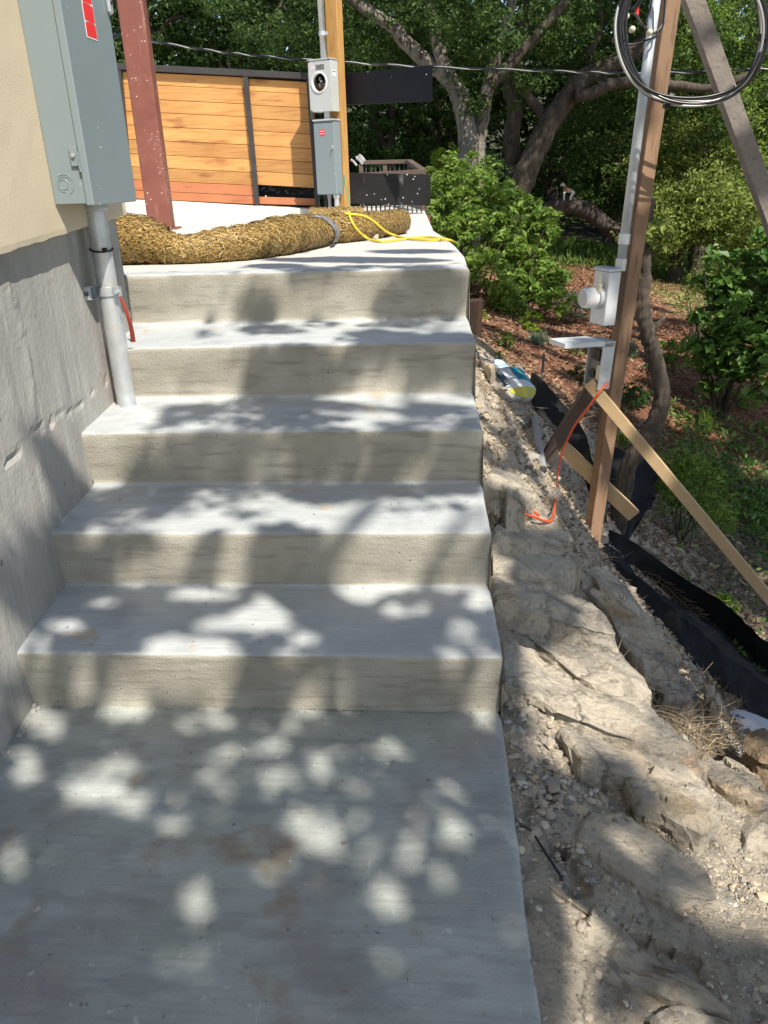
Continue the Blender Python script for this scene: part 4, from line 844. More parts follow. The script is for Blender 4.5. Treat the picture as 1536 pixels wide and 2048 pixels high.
for x, y in ((1252, 33), (1264, 59), (1299, 65)):
    q = pp(x, y, -.14); mb = MB(); mb.tube([q+np.array((0, .02, 0)), q+np.array((0, .01, 0)), q+np.array((0, -.01, 0)), q+np.array((0, -.02, 0))], [.008, .014, .014, .008], 12); mb.build('insulator', M_ivory, rk, smooth=True)
q = pp(1272, 30, -.12); mb = MB(); mb.frame(q, (.012, 0, 0), (0, .012, 0), (0, 0, .03)); mb.build('red_clip', M_red, rk)
mb = MB(); mb.tube(smooth_path([pp(1250, 30, -.12), pp(1270, 28, -.12), pp(1285, 50, -.12), pp(1310, 66, -.10), pp(1330, 40, -.06)], 5), .006, 6); mb.build('bracket', M_frame, rk)
for pth in ([(1256, 36), (1243, 60), (1240, 85), (1252, 40)], [(1243, 88), (1270, 88), (1300, 78), (1318, 70)], [(1318, 62), (1326, 50), (1330, 0), (1328, -40)], [(1290, 45), (1300, 20), (1308, -30)], [(1262, 20), (1275, 5), (1290, -30)], [(1266, 22), (1282, 4), (1300, -30)]):
    mb = MB(); mb.tube(smooth_path([pp(x, y, -.13) for x, y in pth], 6), .0045, 6); mb.build('lead_wire', M_cable, rk, smooth=True)

# ------------------------------------------------------------------ silt fence
def sheet(name, rails, m, parent=None, sub=6, wr=.012, seed=0, flip=False):
    R_ = [smooth_path([on(x, y, 1, Y) if len(p) == 3 and Y > -90 else None for (x, y, Y) in [p]][0] if False else [at(*p) for p in r], sub) for r in rails] if False else [smooth_path([at(*p) for p in r], sub) for r in rails]
    n = min(map(len, R_)); K = len(rails); rows = []
    for i in range(n):
        row = []
        for k in range(K-1):
            for s in range(5):
                t = s/5; p = R_[k][i]*(1-t)+R_[k+1][i]*t; p = p+np.array((1, -1, .3))*wr*float(fbm(i*.22+seed+(k+t)*.5, (k+t)*1.6, seed, 5))*(1 if 0 < k+t < K-1 else .4); row.append(p)
        row.append(R_[-1][i]); rows.append(row)
    mb = MB(); mb.grid(rows, flip); return mb.build(name, m, parent, smooth=True)
sf = empty('silt_fence', tuple(at(1060, 800, 5.6)), 'black fabric silt fence sagging along the foot of the boulders', 'silt fence')
sheet('fabric', [[(1062, 742, 5.7), (1085, 760, 5.6), (1120, 798, 5.5), (1150, 830, 5.4), (1172, 875, 5.3), (1185, 920, 5.2), (1215, 980, 5.1)], [(1058, 790, 5.65), (1075, 830, 5.5), (1110, 880, 5.4), (1140, 920, 5.3), (1165, 965, 5.2), (1185, 1010, 5.1), (1215, 1050, 5.0)]], M_silt, sf, seed=1, wr=.03, sub=8)
sheet('fabric', [[(1215, 880, 5.5), (1250, 905, 5.5), (1290, 915, 5.5), (1322, 930, 5.5)], [(1205, 1000, 5.3), (1240, 1010, 5.3), (1285, 1000, 5.35), (1318, 975, 5.4)], [(1200, 1110, 5.0), (1240, 1100, 5.05), (1270, 1060, 5.2), (1300, 1010, 5.3)]], M_silt, sf, seed=2, wr=.06, sub=10)
sheet('fabric', [[(1222, 1060, 5.0), (1270, 1085, 4.95), (1330, 1130, 4.9), (1400, 1175, 4.8), (1460, 1215, 4.7), (1500, 1255, 4.6), (1560, 1300, 4.5)],
                 [(1215, 1085, 4.95), (1262, 1130, 4.95), (1310, 1175, 4.95), (1370, 1215, 4.9), (1440, 1265, 4.8), (1500, 1320, 4.65), (1560, 1370, 4.5)],
                 [(1205, 1090, 4.85), (1250, 1140, 4.65), (1300, 1180, 4.5), (1350, 1225, 4.35), (1410, 1265, 4.25), (1470, 1320, 4.15), (1560, 1390, 4.05)],
                 [(1190, 1115, 4.8), (1235, 1190, 4.55), (1300, 1270, 4.3), (1370, 1350, 4.1), (1440, 1415, 4.0), (1490, 1450, 3.95), (1570, 1480, 3.9)]], M_silt, sf, seed=3, wr=.05, sub=10)
for k, (x, y, d, x2, y2) in enumerate(((1088, 708, 5.65, 1080, 790), (1066, 745, 5.7, 1062, 800))):
    mb = MB(); mb.tube([at(x2, y2, d), at(x, y, d)], .009, 6); mb.build('steel_stake', M_frame, sf)
rr = random.Random(8)
mesh_ = empty('wire_scrap', tuple(at(1340, 1190, 4.75)), 'bent scrap of pale wire mesh lying in the fold of the silt fence', 'wire mesh')
ln = smooth_path([at(1285, 1150, 4.75), at(1330, 1172, 4.65), at(1365, 1205, 4.6), at(1400, 1240, 4.5)], 6)
mb = MB(); mb.tube(ln, .0035, 5)
for i, p in enumerate(ln):
    d = np.array((.05, -.05, .05))+np.array([rr.uniform(-.02, .02) for _ in range(3)]); mb.tube([p-d*.5, p+np.array((0, 0, .03)), p+d*.7], .0022, 4)
mb.build('wire_mesh', M_twig, mesh_)
# bag of soil
def bag():
    root = empty('soil_bag', tuple(gpx(1030, 775)), 'blue and white plastic soil bag with a yellow end lying on the dirt', 'bag')
    a = gpx(1006, 738, .09); b = gpx(1046, 790, .09); ax_ = b-a; Ln = np.linalg.norm(ax_)*1.0; ax_ /= np.linalg.norm(ax_); sd = np.cross(ax_, (0, 0, 1)); sd /= np.linalg.norm(sd); u_ = np.cross(sd, ax_)
    c = (a+b)/2-u_*.02
    V = []; n1, n2 = 26, 28
    for i in range(n1):
        s = -1+2*i/(n1-1); e = (1-abs(s)**5)**.5*.92+.08; th_ = (1-abs(s)**3)**.6*.9+.04
        for j in range(n2):
            t = 2*math.pi*j/n2; wv = 1+.04*math.sin(9*s+3*t); V.append(c+ax_*s*Ln*.5+sd*math.copysign(abs(math.cos(t))**.8, math.cos(t))*.118*e*wv+u_*math.sin(t)*.085*th_*wv)
    def patchf(name, cond, m, par, off=0.):
        mb = MB(); F = []
        for i in range(n1-1):
            for j in range(n2):
                if cond(-1+2*(i+.5)/(n1-1), (j+.5)/n2): F.append((i*n2+j, i*n2+(j+1) % n2, (i+1)*n2+(j+1) % n2, (i+1)*n2+j))
        W_ = [c+(p-c)*(1+off) for p in V]; mb.add(W_, F); me_o = mb.build(name, m, par, smooth=True)
        import bmesh; bm = bmesh.new(); bm.from_mesh(me_o.data); bmesh.ops.delete(bm, geom=[v for v in bm.verts if not v.link_faces], context='VERTS'); bmesh.ops.recalc_face_normals(bm, faces=bm.faces); bm.to_mesh(me_o.data); bm.free(); return me_o
    Mb = mat('bag_white_film', (.52, .55, .58), .35); Mn = mat('bag_blue_film', (.012, .13, .22), .3, (.02, .2, .3), 9); My = mat('bag_yellow_film', (.55, .50, .05), .4, (.35, .38, .08), 30); Mk = mat('bag_navy_film', (.012, .045, .09), .35)
    body = patchf('bag_film', lambda s, t: True, Mb, root)
    # j angle t: 0..1 ; sin>0 is the top half (t 0..0.5). cos>0 (t<.25) faces the sd side
    f0 = (sd[0] > 0)
    def side(t): return t if f0 else (.5-t) % 1
    patchf('blue_panel', lambda s, t: s < .45 and .02 < side(t) < .24, Mn, root, .012)
    patchf('navy_stripe', lambda s, t: s < .62 and .31 < side(t) < .40, Mk, root, .012)
    patchf('yellow_end', lambda s, t: s > .74 and 0 < side(t) < .40, My, root, .012)
    # lettering along the navy stripe and pale oval on the blue panel
    t = .355 if f0 else .5-.355; an = 2*math.pi*t; nr = (sd*math.cos(an)/.118+u_*math.sin(an)/.085); nr /= np.linalg.norm(nr)
    zd = np.cross(nr, ax_); e0 = c+sd*math.cos(an)*.118*1.02+u_*math.sin(an)*.085*1.03+nr*.004
    for k, kind in enumerate('IOOOI  IO'):               # blurred rings and strokes of the printed name
        q = e0+ax_*Ln*(-.33+.078*k)
        if kind == ' ': continue
        mb = MB()
        if kind == 'O': mb.grid([[q+ax_*r_*math.cos(x)+zd*r_*1.1*math.sin(x) for r_ in (.009, .015)] for x in np.linspace(0, 6.2832, 17)])
        else: mb.add([q-ax_*.006-zd*.015, q+ax_*.003-zd*.015, q+ax_*.003+zd*.015, q-ax_*.006+zd*.015], [(0, 1, 2, 3)])
        mb.build('letter_mark', Mb, root)
    mb = MB(); t = .13 if f0 else .37; an = 2*math.pi*t; q = c+sd*math.cos(an)*.118*1.04+u_*math.sin(an)*.085*1.10-ax_*Ln*.22; nr = (sd*math.cos(an)/.118+u_*math.sin(an)/.085); nr /= np.linalg.norm(nr); zd = np.cross(nr, ax_)
    V2 = [q+nr*.008]+[q+ax_*.07*math.cos(x)+zd*.022*math.sin(x)+nr*.004 for x in np.linspace(0, 6.283, 25)[:-1]]; mb.add(V2, [(0, i, i % 24+1) for i in range(1, 25)]+[(0, i % 24+1, i) for i in range(1, 25)]); mb.build('pale_oval', Mb, root)
    tp = c-ax_*Ln*.5; mb = MB(); P = []
    for i in range(8): s = i/7; q = tp-ax_*(.01+.06*s)+u_*(.01+.05*s)+sd*.03*s; P.append([q-sd*(.07-.035*s), q+u_*.012*math.sin(i), q+sd*(.07-.045*s)])
    mb.grid(P); mb.build('crimped_top', mat('bag_pale_blue', (.25, .38, .55), .35), root, smooth=True)
bag()
# loose grey pipe
a, b = gpx(1069, 838, .03), gpx(1085, 940, .03); mb = MB(); mb.tube([a, b], .022, 16, cap=False); mb.tube([a+(b-a)*.02, b-(b-a)*.02], .019, 16); o = mb.build('loose_pipe', M_pipe, smooth=False); tag(o, 'length of grey plastic pipe lying on the dirt left of the power pole', 'pipe')
# black tie on the landing edge
a = [on(1041, 1652, 2, -.02), gpx(1060, 1680, .02), gpx(1090, 1712, .02), gpx(1122, 1750, .02)]
for q in a[1:]: q[2] = float(terr(q[:1], q[1:2])[0])+.014
mb = MB(); mb.tube(smooth_path(a, 6), .003, 6); mb.tube([a[-1]-np.array((.004, .004, 0)), a[-1]+np.array((.004, -.004, 0))], .0055, 6); o = mb.build('loose_cable_tie', M_rubber); tag(o, 'long black cable tie lying beside the concrete path edge', 'cable tie')
# charred stump
s0 = gpx(948, 670); stp = on(947, 600, 1, s0[1]); mb = MB(); mb.tube([s0-(0, 0, .1), s0*.5+stp*.5, stp], [.045, .062, .070], 14, noise=.2, seed=4); o = mb.build('charred_stump', M_burnt); tag(o, 'dark charred stump standing just past the top step corner', 'stump')

# ------------------------------------------------------------------ boulders and slabs of limestone
def rock(name, outline, label, top=.03, deep=.40, seed=0, dome=.02, cat='boulder', m=None, group=None, rag=.03, res=110):
    """outline measured in the photo, laid on a plane fitted to the ground there; a thick body, chipped top, broken sides"""
    top = top+.022 if cat == 'boulder' or top > .032 else top-.004; g = np.array([gpx(x, y, top) for x, y in outline]); zm = np.median(g[:, 2]); k = np.abs(g[:, 2]-zm) < .16
    A = np.c_[g[k, :2], np.ones(k.sum())]; A2 = A.T@A+np.diag((.02, .02, 1e-6)); cf = np.linalg.solve(A2, A.T@g[k, 2]); cf[:2] = np.clip(cf[:2], -.45, .45); cf[2] = np.mean(g[k, 2]-g[k, :2]@cf[:2])
    pts = []
    for x, y in outline:
        d = ray(x, y); t = (cf[2]+cf[0]*CAM[0]+cf[1]*CAM[1]-CAM[2])/(d[2]-cf[0]*d[0]-cf[1]*d[1]); pts.append(CAM+d*t)
    g = np.array(pts); dome = dome*.4; L = np.concatenate([[0], np.cumsum(np.linalg.norm(np.diff(np.r_[g, g[:1]], axis=0), axis=1))]); u = np.linspace(0, L[-1], res, endpoint=False); gg = np.r_[g, g[:1]]
    g = np.stack([np.interp(u, L, gg[:, q]) for q in range(3)], 1)
    area = .5*np.sum(g[:, 0]*np.roll(g[:, 1], -1)-g[:, 1]*np.roll(g[:, 0], -1)); g = g if area > 0 else g[::-1]
    c = g.mean(0); R0 = np.linalg.norm((g-c)[:, :2], axis=1).mean(); dr = (g-c)[:, :2]; dr = dr/(np.linalg.norm(dr, axis=1, keepdims=True)+1e-6); rows = []
    sides = [(.84, -deep), (.93, -deep*.7), (.985, -deep*.45), (1.01, -deep*.3), (1.02, -deep*.2), (1.02, -deep*.13), (1.01, -deep*.08), (1.0, -.018), (.985, -.006)]
    tops = [(x, dome*(1-x*x)) for x in np.linspace(.965, .03, max(10, int(R0/.014)))]
    for s_, dz in sides+tops:
        q = c+(g-c)*s_; q[:, 2] += dz; side = s_ >= .98 or dz < -.01
        f1 = facet(q[:, 0]+q[:, 2]*.7, q[:, 1]+q[:, 2]*.9, 7, seed); f2 = facet(q[:, 0]+q[:, 2]*.6, q[:, 1]-q[:, 2]*.8, 24, seed+3); n1 = fbm(q[:, 0]*5, q[:, 1]*5, seed, 5)
        if side: q[:, :2] += dr*(n1*rag+f1*rag*.8+f2*.006)[:, None]
        wt = np.clip((1.0-s_)/.05, .15, 1) if not side else .15
        q[:, 2] += (n1*.030+f1*.020+f2*.0055+fbm(q[:, 0]*45, q[:, 1]*45, seed+8, 3)*.0035)*wt
        rows.append([tuple(p) for p in q]+[tuple(q[0])])
    mb = MB(); mb.grid(rows, flip=True); last = rows[-1]; mb.add(last[:-1], [tuple(range(len(last)-1))])
    o = mb.build(name, m or M_lime, smooth=False); tag(o, label, cat, group); return o
rock('boulder', [(969, 964), (979, 943), (998, 937), (1033, 947), (1064, 970), (1068, 990), (1041, 997), (1014, 993), (1002, 974)], 'rounded grey boulder farthest up beside the steps, left of the loose pipe end', .12, .35, 1, .03)
rock('boulder', [(966, 968), (998, 972), (1012, 983), (1018, 1005), (990, 1014), (972, 1001)], 'small pale boulder wedged between the steps and the rounded grey boulder', .05, .3, 2)
rock('limestone_slab', [(975, 993), (1037, 997), (1080, 1016), (1115, 1044), (1142, 1063), (1140, 1088), (1107, 1086), (1068, 1080), (1029, 1084), (983, 1082)], 'limestone slab under the end of the orange cord', .06, .35, 3)
rock('limestone_slab', [(983, 1088), (1029, 1084), (1087, 1084), (1134, 1098), (1165, 1121), (1134, 1148), (1097, 1158), (1056, 1146), (983, 1146)], 'limestone slab with a sunlit broken nose pointing at the power pole', .05, .38, 4)
rock('limestone_slab', [(983, 1154), (1056, 1152), (1107, 1168), (1157, 1187), (1212, 1230), (1237, 1270), (1192, 1262), (1134, 1245), (1072, 1225), (1018, 1215), (990, 1205)], 'dark topped limestone slab with an ochre front face beside the second step', .08, .34, 5)
rock('limestone_slab', [(1180, 1131), (1212, 1135), (1258, 1179), (1312, 1241), (1362, 1308), (1359, 1345), (1289, 1338), (1243, 1284), (1220, 1232), (1165, 1172), (1150, 1145)], 'long brown slab at the outer edge above the silt fence', .03, .5, 6, .03)
rock('limestone_slab', [(1045, 1263), (1095, 1261), (1181, 1305), (1243, 1306), (1270, 1342), (1299, 1385), (1281, 1402), (1219, 1387), (1157, 1356), (1107, 1311)], 'cream and pink slab running down right in the middle of the rock ledge', .04, .4, 7)
rock('limestone_slab', [(1000, 1280), (1056, 1292), (1107, 1311), (1146, 1358), (1181, 1375), (1289, 1408), (1345, 1455), (1388, 1496), (1300, 1492), (1200, 1450), (1120, 1420), (1080, 1390), (1006, 1370)], 'largest pale slab starting at the foot of the lowest step', .045, .4, 8, .015)
rock('boulder', [(1301, 1348), (1367, 1352), (1390, 1366), (1386, 1397), (1328, 1391)], 'squarish boulder between the brown slab and the dry twigs', .05, .4, 9)
rock('limestone_slab', [(1400, 1515), (1455, 1512), (1520, 1545), (1545, 1600), (1480, 1592), (1410, 1550)], 'pale jagged slab at the right edge below the white cloth', .03, .4, 10)
rock('limestone_slab', [(1046, 1762), (1087, 1758), (1140, 1790), (1192, 1809), (1245, 1850), (1282, 1895), (1335, 1936), (1408, 1985), (1440, 2017), (1372, 2003), (1200, 1950), (1085, 1905), (1060, 1830)], 'smooth limestone hump beside the lower end of the path', .012, .3, 11, .02)
rock('limestone_slab', [(1297, 2034), (1335, 2013), (1372, 2009), (1447, 2037), (1495, 2055), (1400, 2090), (1300, 2090)], 'grey slab cut by the bottom edge of the view', .02, .3, 12)
rock('limestone_slab', [(1255, 1560), (1300, 1540), (1361, 1560), (1417, 1580), (1440, 1640), (1400, 1660), (1330, 1620), (1280, 1610)], 'slab with a rust orange broken corner, right of the gravel', .02, .3, 13)
rock('limestone_slab', [(1120, 1455), (1200, 1462), (1290, 1500), (1380, 1508), (1420, 1540), (1350, 1570), (1250, 1545), (1160, 1520)], 'broad dusty slab below the largest pale slab', .018, .3, 14, .012)
rock('limestone_slab', [(1475, 1640), (1535, 1622), (1560, 1660), (1545, 1700), (1490, 1690)], 'small ledge of tan rock at the right edge, mid height', .015, .3, 15)
rock('limestone_slab', [(1180, 1620), (1260, 1630), (1330, 1680), (1420, 1740), (1440, 1800), (1330, 1790), (1230, 1730), (1150, 1680)], 'flat dusty slab in the middle of the gravel slope', .0, .3, 16, .01)
rock('rock_chunk', [(1410, 1366), (1430, 1368), (1431, 1387), (1412, 1388)], 'brown block of stone at the foot of the silt fence', .1, .2, 17, cat='rock', rag=.01)
rock('rock_chunk', [(1418, 1392), (1438, 1388), (1441, 1405), (1422, 1408)], 'pinkish lump of stone beside the brown block', .08, .2, 18, cat='rock', rag=.01)
rock('rock_chunk', [(958, 708), (972, 710), (985, 722), (992, 732), (982, 738), (964, 726)], 'pale flat rock between the steps and the soil bag', .06, .2, 19, cat='rock', rag=.02)
rock('rock_chunk', [(1355, 1472), (1370, 1470), (1378, 1485), (1362, 1488)], 'yellowish angular stone by the dry twigs', .06, .08, 20, cat='rock', rag=.01)
# drilled hole in the dusty ground
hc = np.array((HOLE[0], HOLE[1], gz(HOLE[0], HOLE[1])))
mb = MB(); mb.add([hc+np.array((.0185*math.cos(a), .0185*math.sin(a), -.034)) for a in np.linspace(0, 6.2832, 21)[:-1]], [tuple(range(20))]); o = mb.build('drill_hole_bottom', mat('hole_shade', (.14, .08, .04), .95)); o['kind'] = 'structure'  # dark disc whose colour carries the shade inside the hole
# gravel, chips and mulch (uncountable)
import bmesh
def stones(name, pts, sizes, m, seed, flat=.6, tones=None, kind='stuff', lift=.2, octa=False):
    bm = bmesh.new(); bmesh.ops.create_icosphere(bm, subdivisions=1, radius=1); v0 = np.array([v.co[:] for v in bm.verts]); f0 = np.array([[v.index for v in f.verts] for f in bm.faces]); bm.free()
    if octa: v0 = np.array([(1, 0, 0), (-1, 0, 0), (0, 1, 0), (0, -1, 0), (0, 0, 1), (0, 0, -1.)]); f0 = np.array([(0, 2, 4), (2, 1, 4), (1, 3, 4), (3, 0, 4)])
    rng = np.random.default_rng(seed); n = len(pts); k = len(v0)
    V = v0[None]*(1+rng.uniform(-.38, .28, (n, k, 1))); V = V*np.stack([sizes*rng.uniform(.7, 1.4, n), sizes*rng.uniform(.6, 1.1, n), sizes*rng.uniform(flat*.6, flat*1.2, n)], 1)[:, None]
    a = rng.uniform(0, 6.28, n); t = rng.uniform(-.5, .5, n); ca, sa, ct, st = np.cos(a)[:, None], np.sin(a)[:, None], np.cos(t)[:, None], np.sin(t)[:, None]
    x, y, z = V[..., 0], V[..., 1], V[..., 2]; y, z = y*ct-z*st, y*st+z*ct; x, y = x*ca-y*sa, x*sa+y*ca
    V = np.stack([x, y, z], 2)+pts[:, None]; V[..., 2] += (sizes*lift)[:, None]
    F = (f0[None]+(np.arange(n)*k)[:, None, None]).reshape(-1, 3); tn = rng.beta(1.6, 1.6, n) if tones is None else tones
    o = link(name, fast_mesh(name, V.reshape(-1, 3), F, np.repeat(tn, k)), m); o['kind'] = kind; return o
rng = np.random.default_rng(21)
def scatter(n, x0, x1, y0, y1, dens): x = rng.uniform(x0, x1, n); y = rng.uniform(y0, y1, n); k = rng.uniform(0, 1, n) < dens(x, y); x, y = x[k], y[k]; return np.stack([x, y, terr(x, y)], 1)
dens = lambda x, y: np.clip(.25+1.6*fbm(x*3.5, y*3.5, 61), .03, 1)*(x > landing_right(0)+.012)
p = scatter(95000, .0, 1.25, -1.28, 1.25, dens); stones('gravel', p, rng.gamma(2., .0009, len(p))+.0011, M_gravel, 1, octa=True)
d2 = lambda x, y: np.exp(-((x-.12)/.13)**2-((y+.05)/.32)**2)*1.2+np.exp(-((x-.25)/.2)**2-((y+.95)/.25)**2)*.8+np.exp(-((x-.62)/.14)**2-((y+.62)/.3)**2)*.8
p = scatter(12000, .0, 1.1, -1.3, .6, d2); stones('gravel', p, rng.gamma(2.2, .0021, len(p))+.002, M_gravel, 2, .55)
p = scatter(2500, .0, 1.6, .4, 3.6, lambda x, y: x*0+.6); stones('gravel', p, rng.gamma(2., .004, len(p))+.002, M_gravel, 3)
rr = random.Random(31)
proto = [pebble('rock_chunk', (0, 0, 0), 1., M_stone2, 100+i, 2, .6) for i in range(5)]
for k in range(70):
    o = proto[k] if k < 5 else bpy.data.objects.new('rock_chunk', proto[k % 5].data)
    if k >= 5: C.objects.link(o)
    if k < 34: x, y = rr.gauss(.12, .07), rr.gauss(-.02, .22); s = rr.uniform(.008, .02)
    elif k < 54: x, y = rr.uniform(.05, .9), rr.uniform(-1.15, .6); s = rr.uniform(.007, .013)
    else: x, y = rr.uniform(.15, 1.0), rr.uniform(1.0, 3.6); s = rr.uniform(.012, .035)
    x = max(x, .03); o.location = (x, y, float(terr(np.array([x]), np.array([y]))[0])+s*.3); o.scale = (s, s, s); o.rotation_euler = (0, 0, rr.uniform(0, 6)); tag(o, 'loose chunk of broken limestone on the dusty slope beside the concrete', 'rock', 'loose limestone chunks')
def flakes(name, P, ln, wd, m, seed, beta=(1.5, 2.2), tilt=.35):
    rng = np.random.default_rng(seed); n = len(P); a = rng.uniform(0, 6.28, n); e = rng.normal(0, tilt, n)
    D = np.stack([np.cos(a)*np.cos(e), np.sin(a)*np.cos(e), np.sin(e)], 1); N = rnd_dirs(n, rng)*.45+np.array((0, 0, 1.)); B = np.cross(N, D); B /= np.linalg.norm(B, axis=1, keepdims=True)
    l = (ln*rng.uniform(.4, 1.5, n))[:, None]; w_ = (wd*rng.uniform(.5, 1.4, n))[:, None]; V = np.stack([P-D*l-B*w_, P+D*l-B*w_*.6, P+D*l+B*w_, P-D*l+B*w_], 1).reshape(-1, 3); i = np.arange(n)*4
    o = link(name, fast_mesh(name, V, np.stack([i, i+1, i+2, i+3], 1), np.repeat(rng.beta(*beta, n), 4)), m); o['kind'] = 'stuff'; return o
p = scatter(70000, .2, 7, 3.9, 14, lambda x, y: zones(x, y)[0]*np.clip(1.2-.05*y, .3, 1)); p[:, 2] += .006; flakes('mulch_chips', p, .028, .009, M_chip, 5)
p = scatter(14000, .02, 2.2, .8, 5, lambda x, y: x*0+.7); p[:, 2] += .006; flakes('leaf_litter', p, .018, .006, M_twig, 6, (1.5, 1.5))
p = scatter(9000, 1.2, 4.5, 1.2, 5.5, lambda x, y: x*0+1); p[:, 2] += .01; flakes('leaf_litter', p, .03, .012, M_twig, 7, (1.2, 2))
# dry twigs pile
def twigs(name, c, spread, n, L, r, label, seed, m=M_twig, rise=.06):
    rr = random.Random(seed); V = []; mb = MB()
    for i in range(n):
        a = np.array(c)+np.array([rr.gauss(0, spread[0]), rr.gauss(0, spread[1]), 0]); a[2] = terr(a[:1], a[1:2])[0]+rr.uniform(0, rise); d = np.array([rr.uniform(-1, 1), rr.uniform(-1, 1), rr.uniform(-.15, .3)]); d *= L*rr.uniform(.4, 1)/np.linalg.norm(d)
        mb.tube([a, a+d*.5+np.array([rr.uniform(-.01, .01) for _ in range(3)]), a+d], [r, r*.8, r*.4], 3, cap=False)
    o = mb.build(name, m); me = o.data; at_ = me.attributes.new('tone', 'FLOAT', 'POINT'); at_.data.foreach_set('value', np.repeat(np.random.default_rng(seed).uniform(0, 1, n), 9).astype(np.float32)); o['kind'] = 'stuff'; return o
twigs('dry_twigs', gpx(1400, 1440, .03), (.13, .10), 200, .18, .0014, '', 3); twigs('dry_twigs', gpx(1330, 1420, .03), (.12, .06), 160, .16, .0015, '', 4); twigs('dry_twigs', gpx(1470, 1520, .03), (.10, .05), 160, .16, .0017, '', 5)
twigs('fallen_twigs', gpx(1060, 900, .02), (.3, .5), 260, .10, .002, '', 6, rise=.01); twigs('fallen_twigs', gpx(1300, 1000, .02), (.5, .5), 240, .2, .003, '', 7, rise=.03)
sheet('white_cloth', [[(1440, 1432, 3.75), (1470, 1420, 3.75), (1500, 1425, 3.75), (1560, 1450, 3.7)], [(1440, 1470, 3.6), (1470, 1465, 3.58), (1505, 1490, 3.5), (1560, 1520, 3.5)], [(1425, 1505, 3.45), (1465, 1510, 3.42), (1510, 1530, 3.38), (1560, 1545, 3.35)]], M_cloth, None, seed=9, wr=.03)
tag(bpy.data.objects['white_cloth'], 'crumpled white filter cloth half buried at the right edge', 'cloth')
rock('dirt_mound', [(1490, 1465), (1530, 1455), (1560, 1480), (1560, 1530), (1520, 1520), (1485, 1490)], 'brown clod of dirt lying on the white cloth', .12, .2, 23, .03, cat='dirt clod', m=mat('clod_soil', (.13, .09, .055), .95, (.22, .16, .10), 20, .8, 60))

# ================================================================== TREES AND PLANTS
def limb(path, r0, r1, k=12, noise=.06, seed=0, sub=8):
    p = smooth_path(path, sub); n = len(p); rs = [r0+(r1-r0)*(i/(n-1))*(1+.0*i) for i in range(n)]; rs = [r*(1+.035*math.sin(i*1.7+seed)+.03*math.sin(i*.61)) for i, r in enumerate(rs)]
    mb = MB(); mb.tube(p, rs, k, noise=noise, seed=seed); return mb
def P2(lst, Y): return [on(x, y, 1, (c[0] if c else Y)) for x, y, *c in lst]
def leaves(name, P, size, m, parent, seed, aspect=.5, up=.4, tone=None, kind=None, droop=None):
    o = link(name, leaf_mesh(name, P, size, aspect, up, rng=np.random.default_rng(seed), tone=tone, droop=droop), m, parent)
    if kind: o['kind'] = kind
    return o
def twigs_to(name, starts, ends, r, m, parent, seed):
    rr = random.Random(seed); mb = MB(); S_ = np.array(starts)
    for e in ends:
        s = S_[np.argmin(np.linalg.norm(S_-e, axis=1))]; mid = (s+e)/2+np.array([rr.uniform(-.12, .12) for _ in range(3)])*np.linalg.norm(e-s); mb.tube([s, mid, e], [r, r*.6, r*.25], 4, cap=False)
    o = mb.build(name, m, parent); o['kind'] = 'stuff'; return o

# oak 1: pale rough bark, forking low behind the beam
o1 = empty('oak_tree', tuple(on(940, 480, 1, 9.3)), 'pale barked oak forking into three limbs behind the black beam', 'oak tree', 'oaks beyond the patio')
Y1 = 9.3
limb(P2([(930, 560), (938, 470), (942, 400), (943, 330), (945, 285)], Y1), .19, .17, 16, seed=1).build('trunk', M_bark, o1, smooth=True)
limb(P2([(940, 300), (929, 234), (913, 180), (890, 150), (859, 127), (812, 86), (788, 55), (738, 23), (690, -20), (600, -120)], Y1), .125, .055, 14, seed=2).build('limb', M_bark, o1, smooth=True)
limb(P2([(898, 165), (886, 125), (876, 90), (867, 47), (858, 0), (845, -120)], 9.2), .085, .06, 12, seed=3).build('limb', M_bark, o1, smooth=True)
limb(P2([(950, 310), (962, 250), (972, 190), (986, 140), (1005, 80), (1020, 20), (1050, -120)], 9.4), .10, .055, 12, seed=4).build('limb', M_bark, o1, smooth=True)
limb(P2([(980, 170), (1010, 140), (1040, 105), (1068, 74), (1100, 40), (1136, -4), (1200, -90)], 9.0), .07, .05, 10, seed=5).build('limb', M_bark2, o1, smooth=True)
o2 = empty('oak_tree', tuple(on(1050, 420, 1, 11.5)), 'dark twisted oak leaning right behind the pale barked one', 'oak tree', 'oaks beyond the patio')
limb(P2([(1030, 470), (1030, 400), (1027, 340), (1023, 273), (1031, 219), (1019, 176), (1035, 110), (1060, 0), (1080, -100)], 11.5), .15, .08, 14, seed=6).build('trunk', M_bark2, o2, smooth=True)
limb(P2([(1020, 440), (1038, 385), (1056, 335), (1081, 281), (1103, 240), (1140, 190), (1167, 158), (1206, 137), (1270, 100), (1330, 40), (1400, -60)], 11.2), .19, .10, 14, seed=7).build('trunk', M_bark2, o2, smooth=True)
limb(P2([(1150, 192), (1185, 186), (1225, 168), (1290, 165), (1360, 172), (1420, 176), (1500, 150)], 11.0), .09, .05, 10, seed=8).build('limb', M_bark2, o2, smooth=True)
limb(P2([(1095, 250), (1080, 222), (1058, 195), (1036, 165), (1010, 120)], 11.3), .085, .05, 10, seed=9).build('limb', M_bark2, o2, smooth=True)
limb(P2([(1190, 150), (1180, 110), (1200, 50), (1190, -40)], 11.3), .07, .04, 10, seed=10).build('limb', M_bark2, o2, smooth=True)
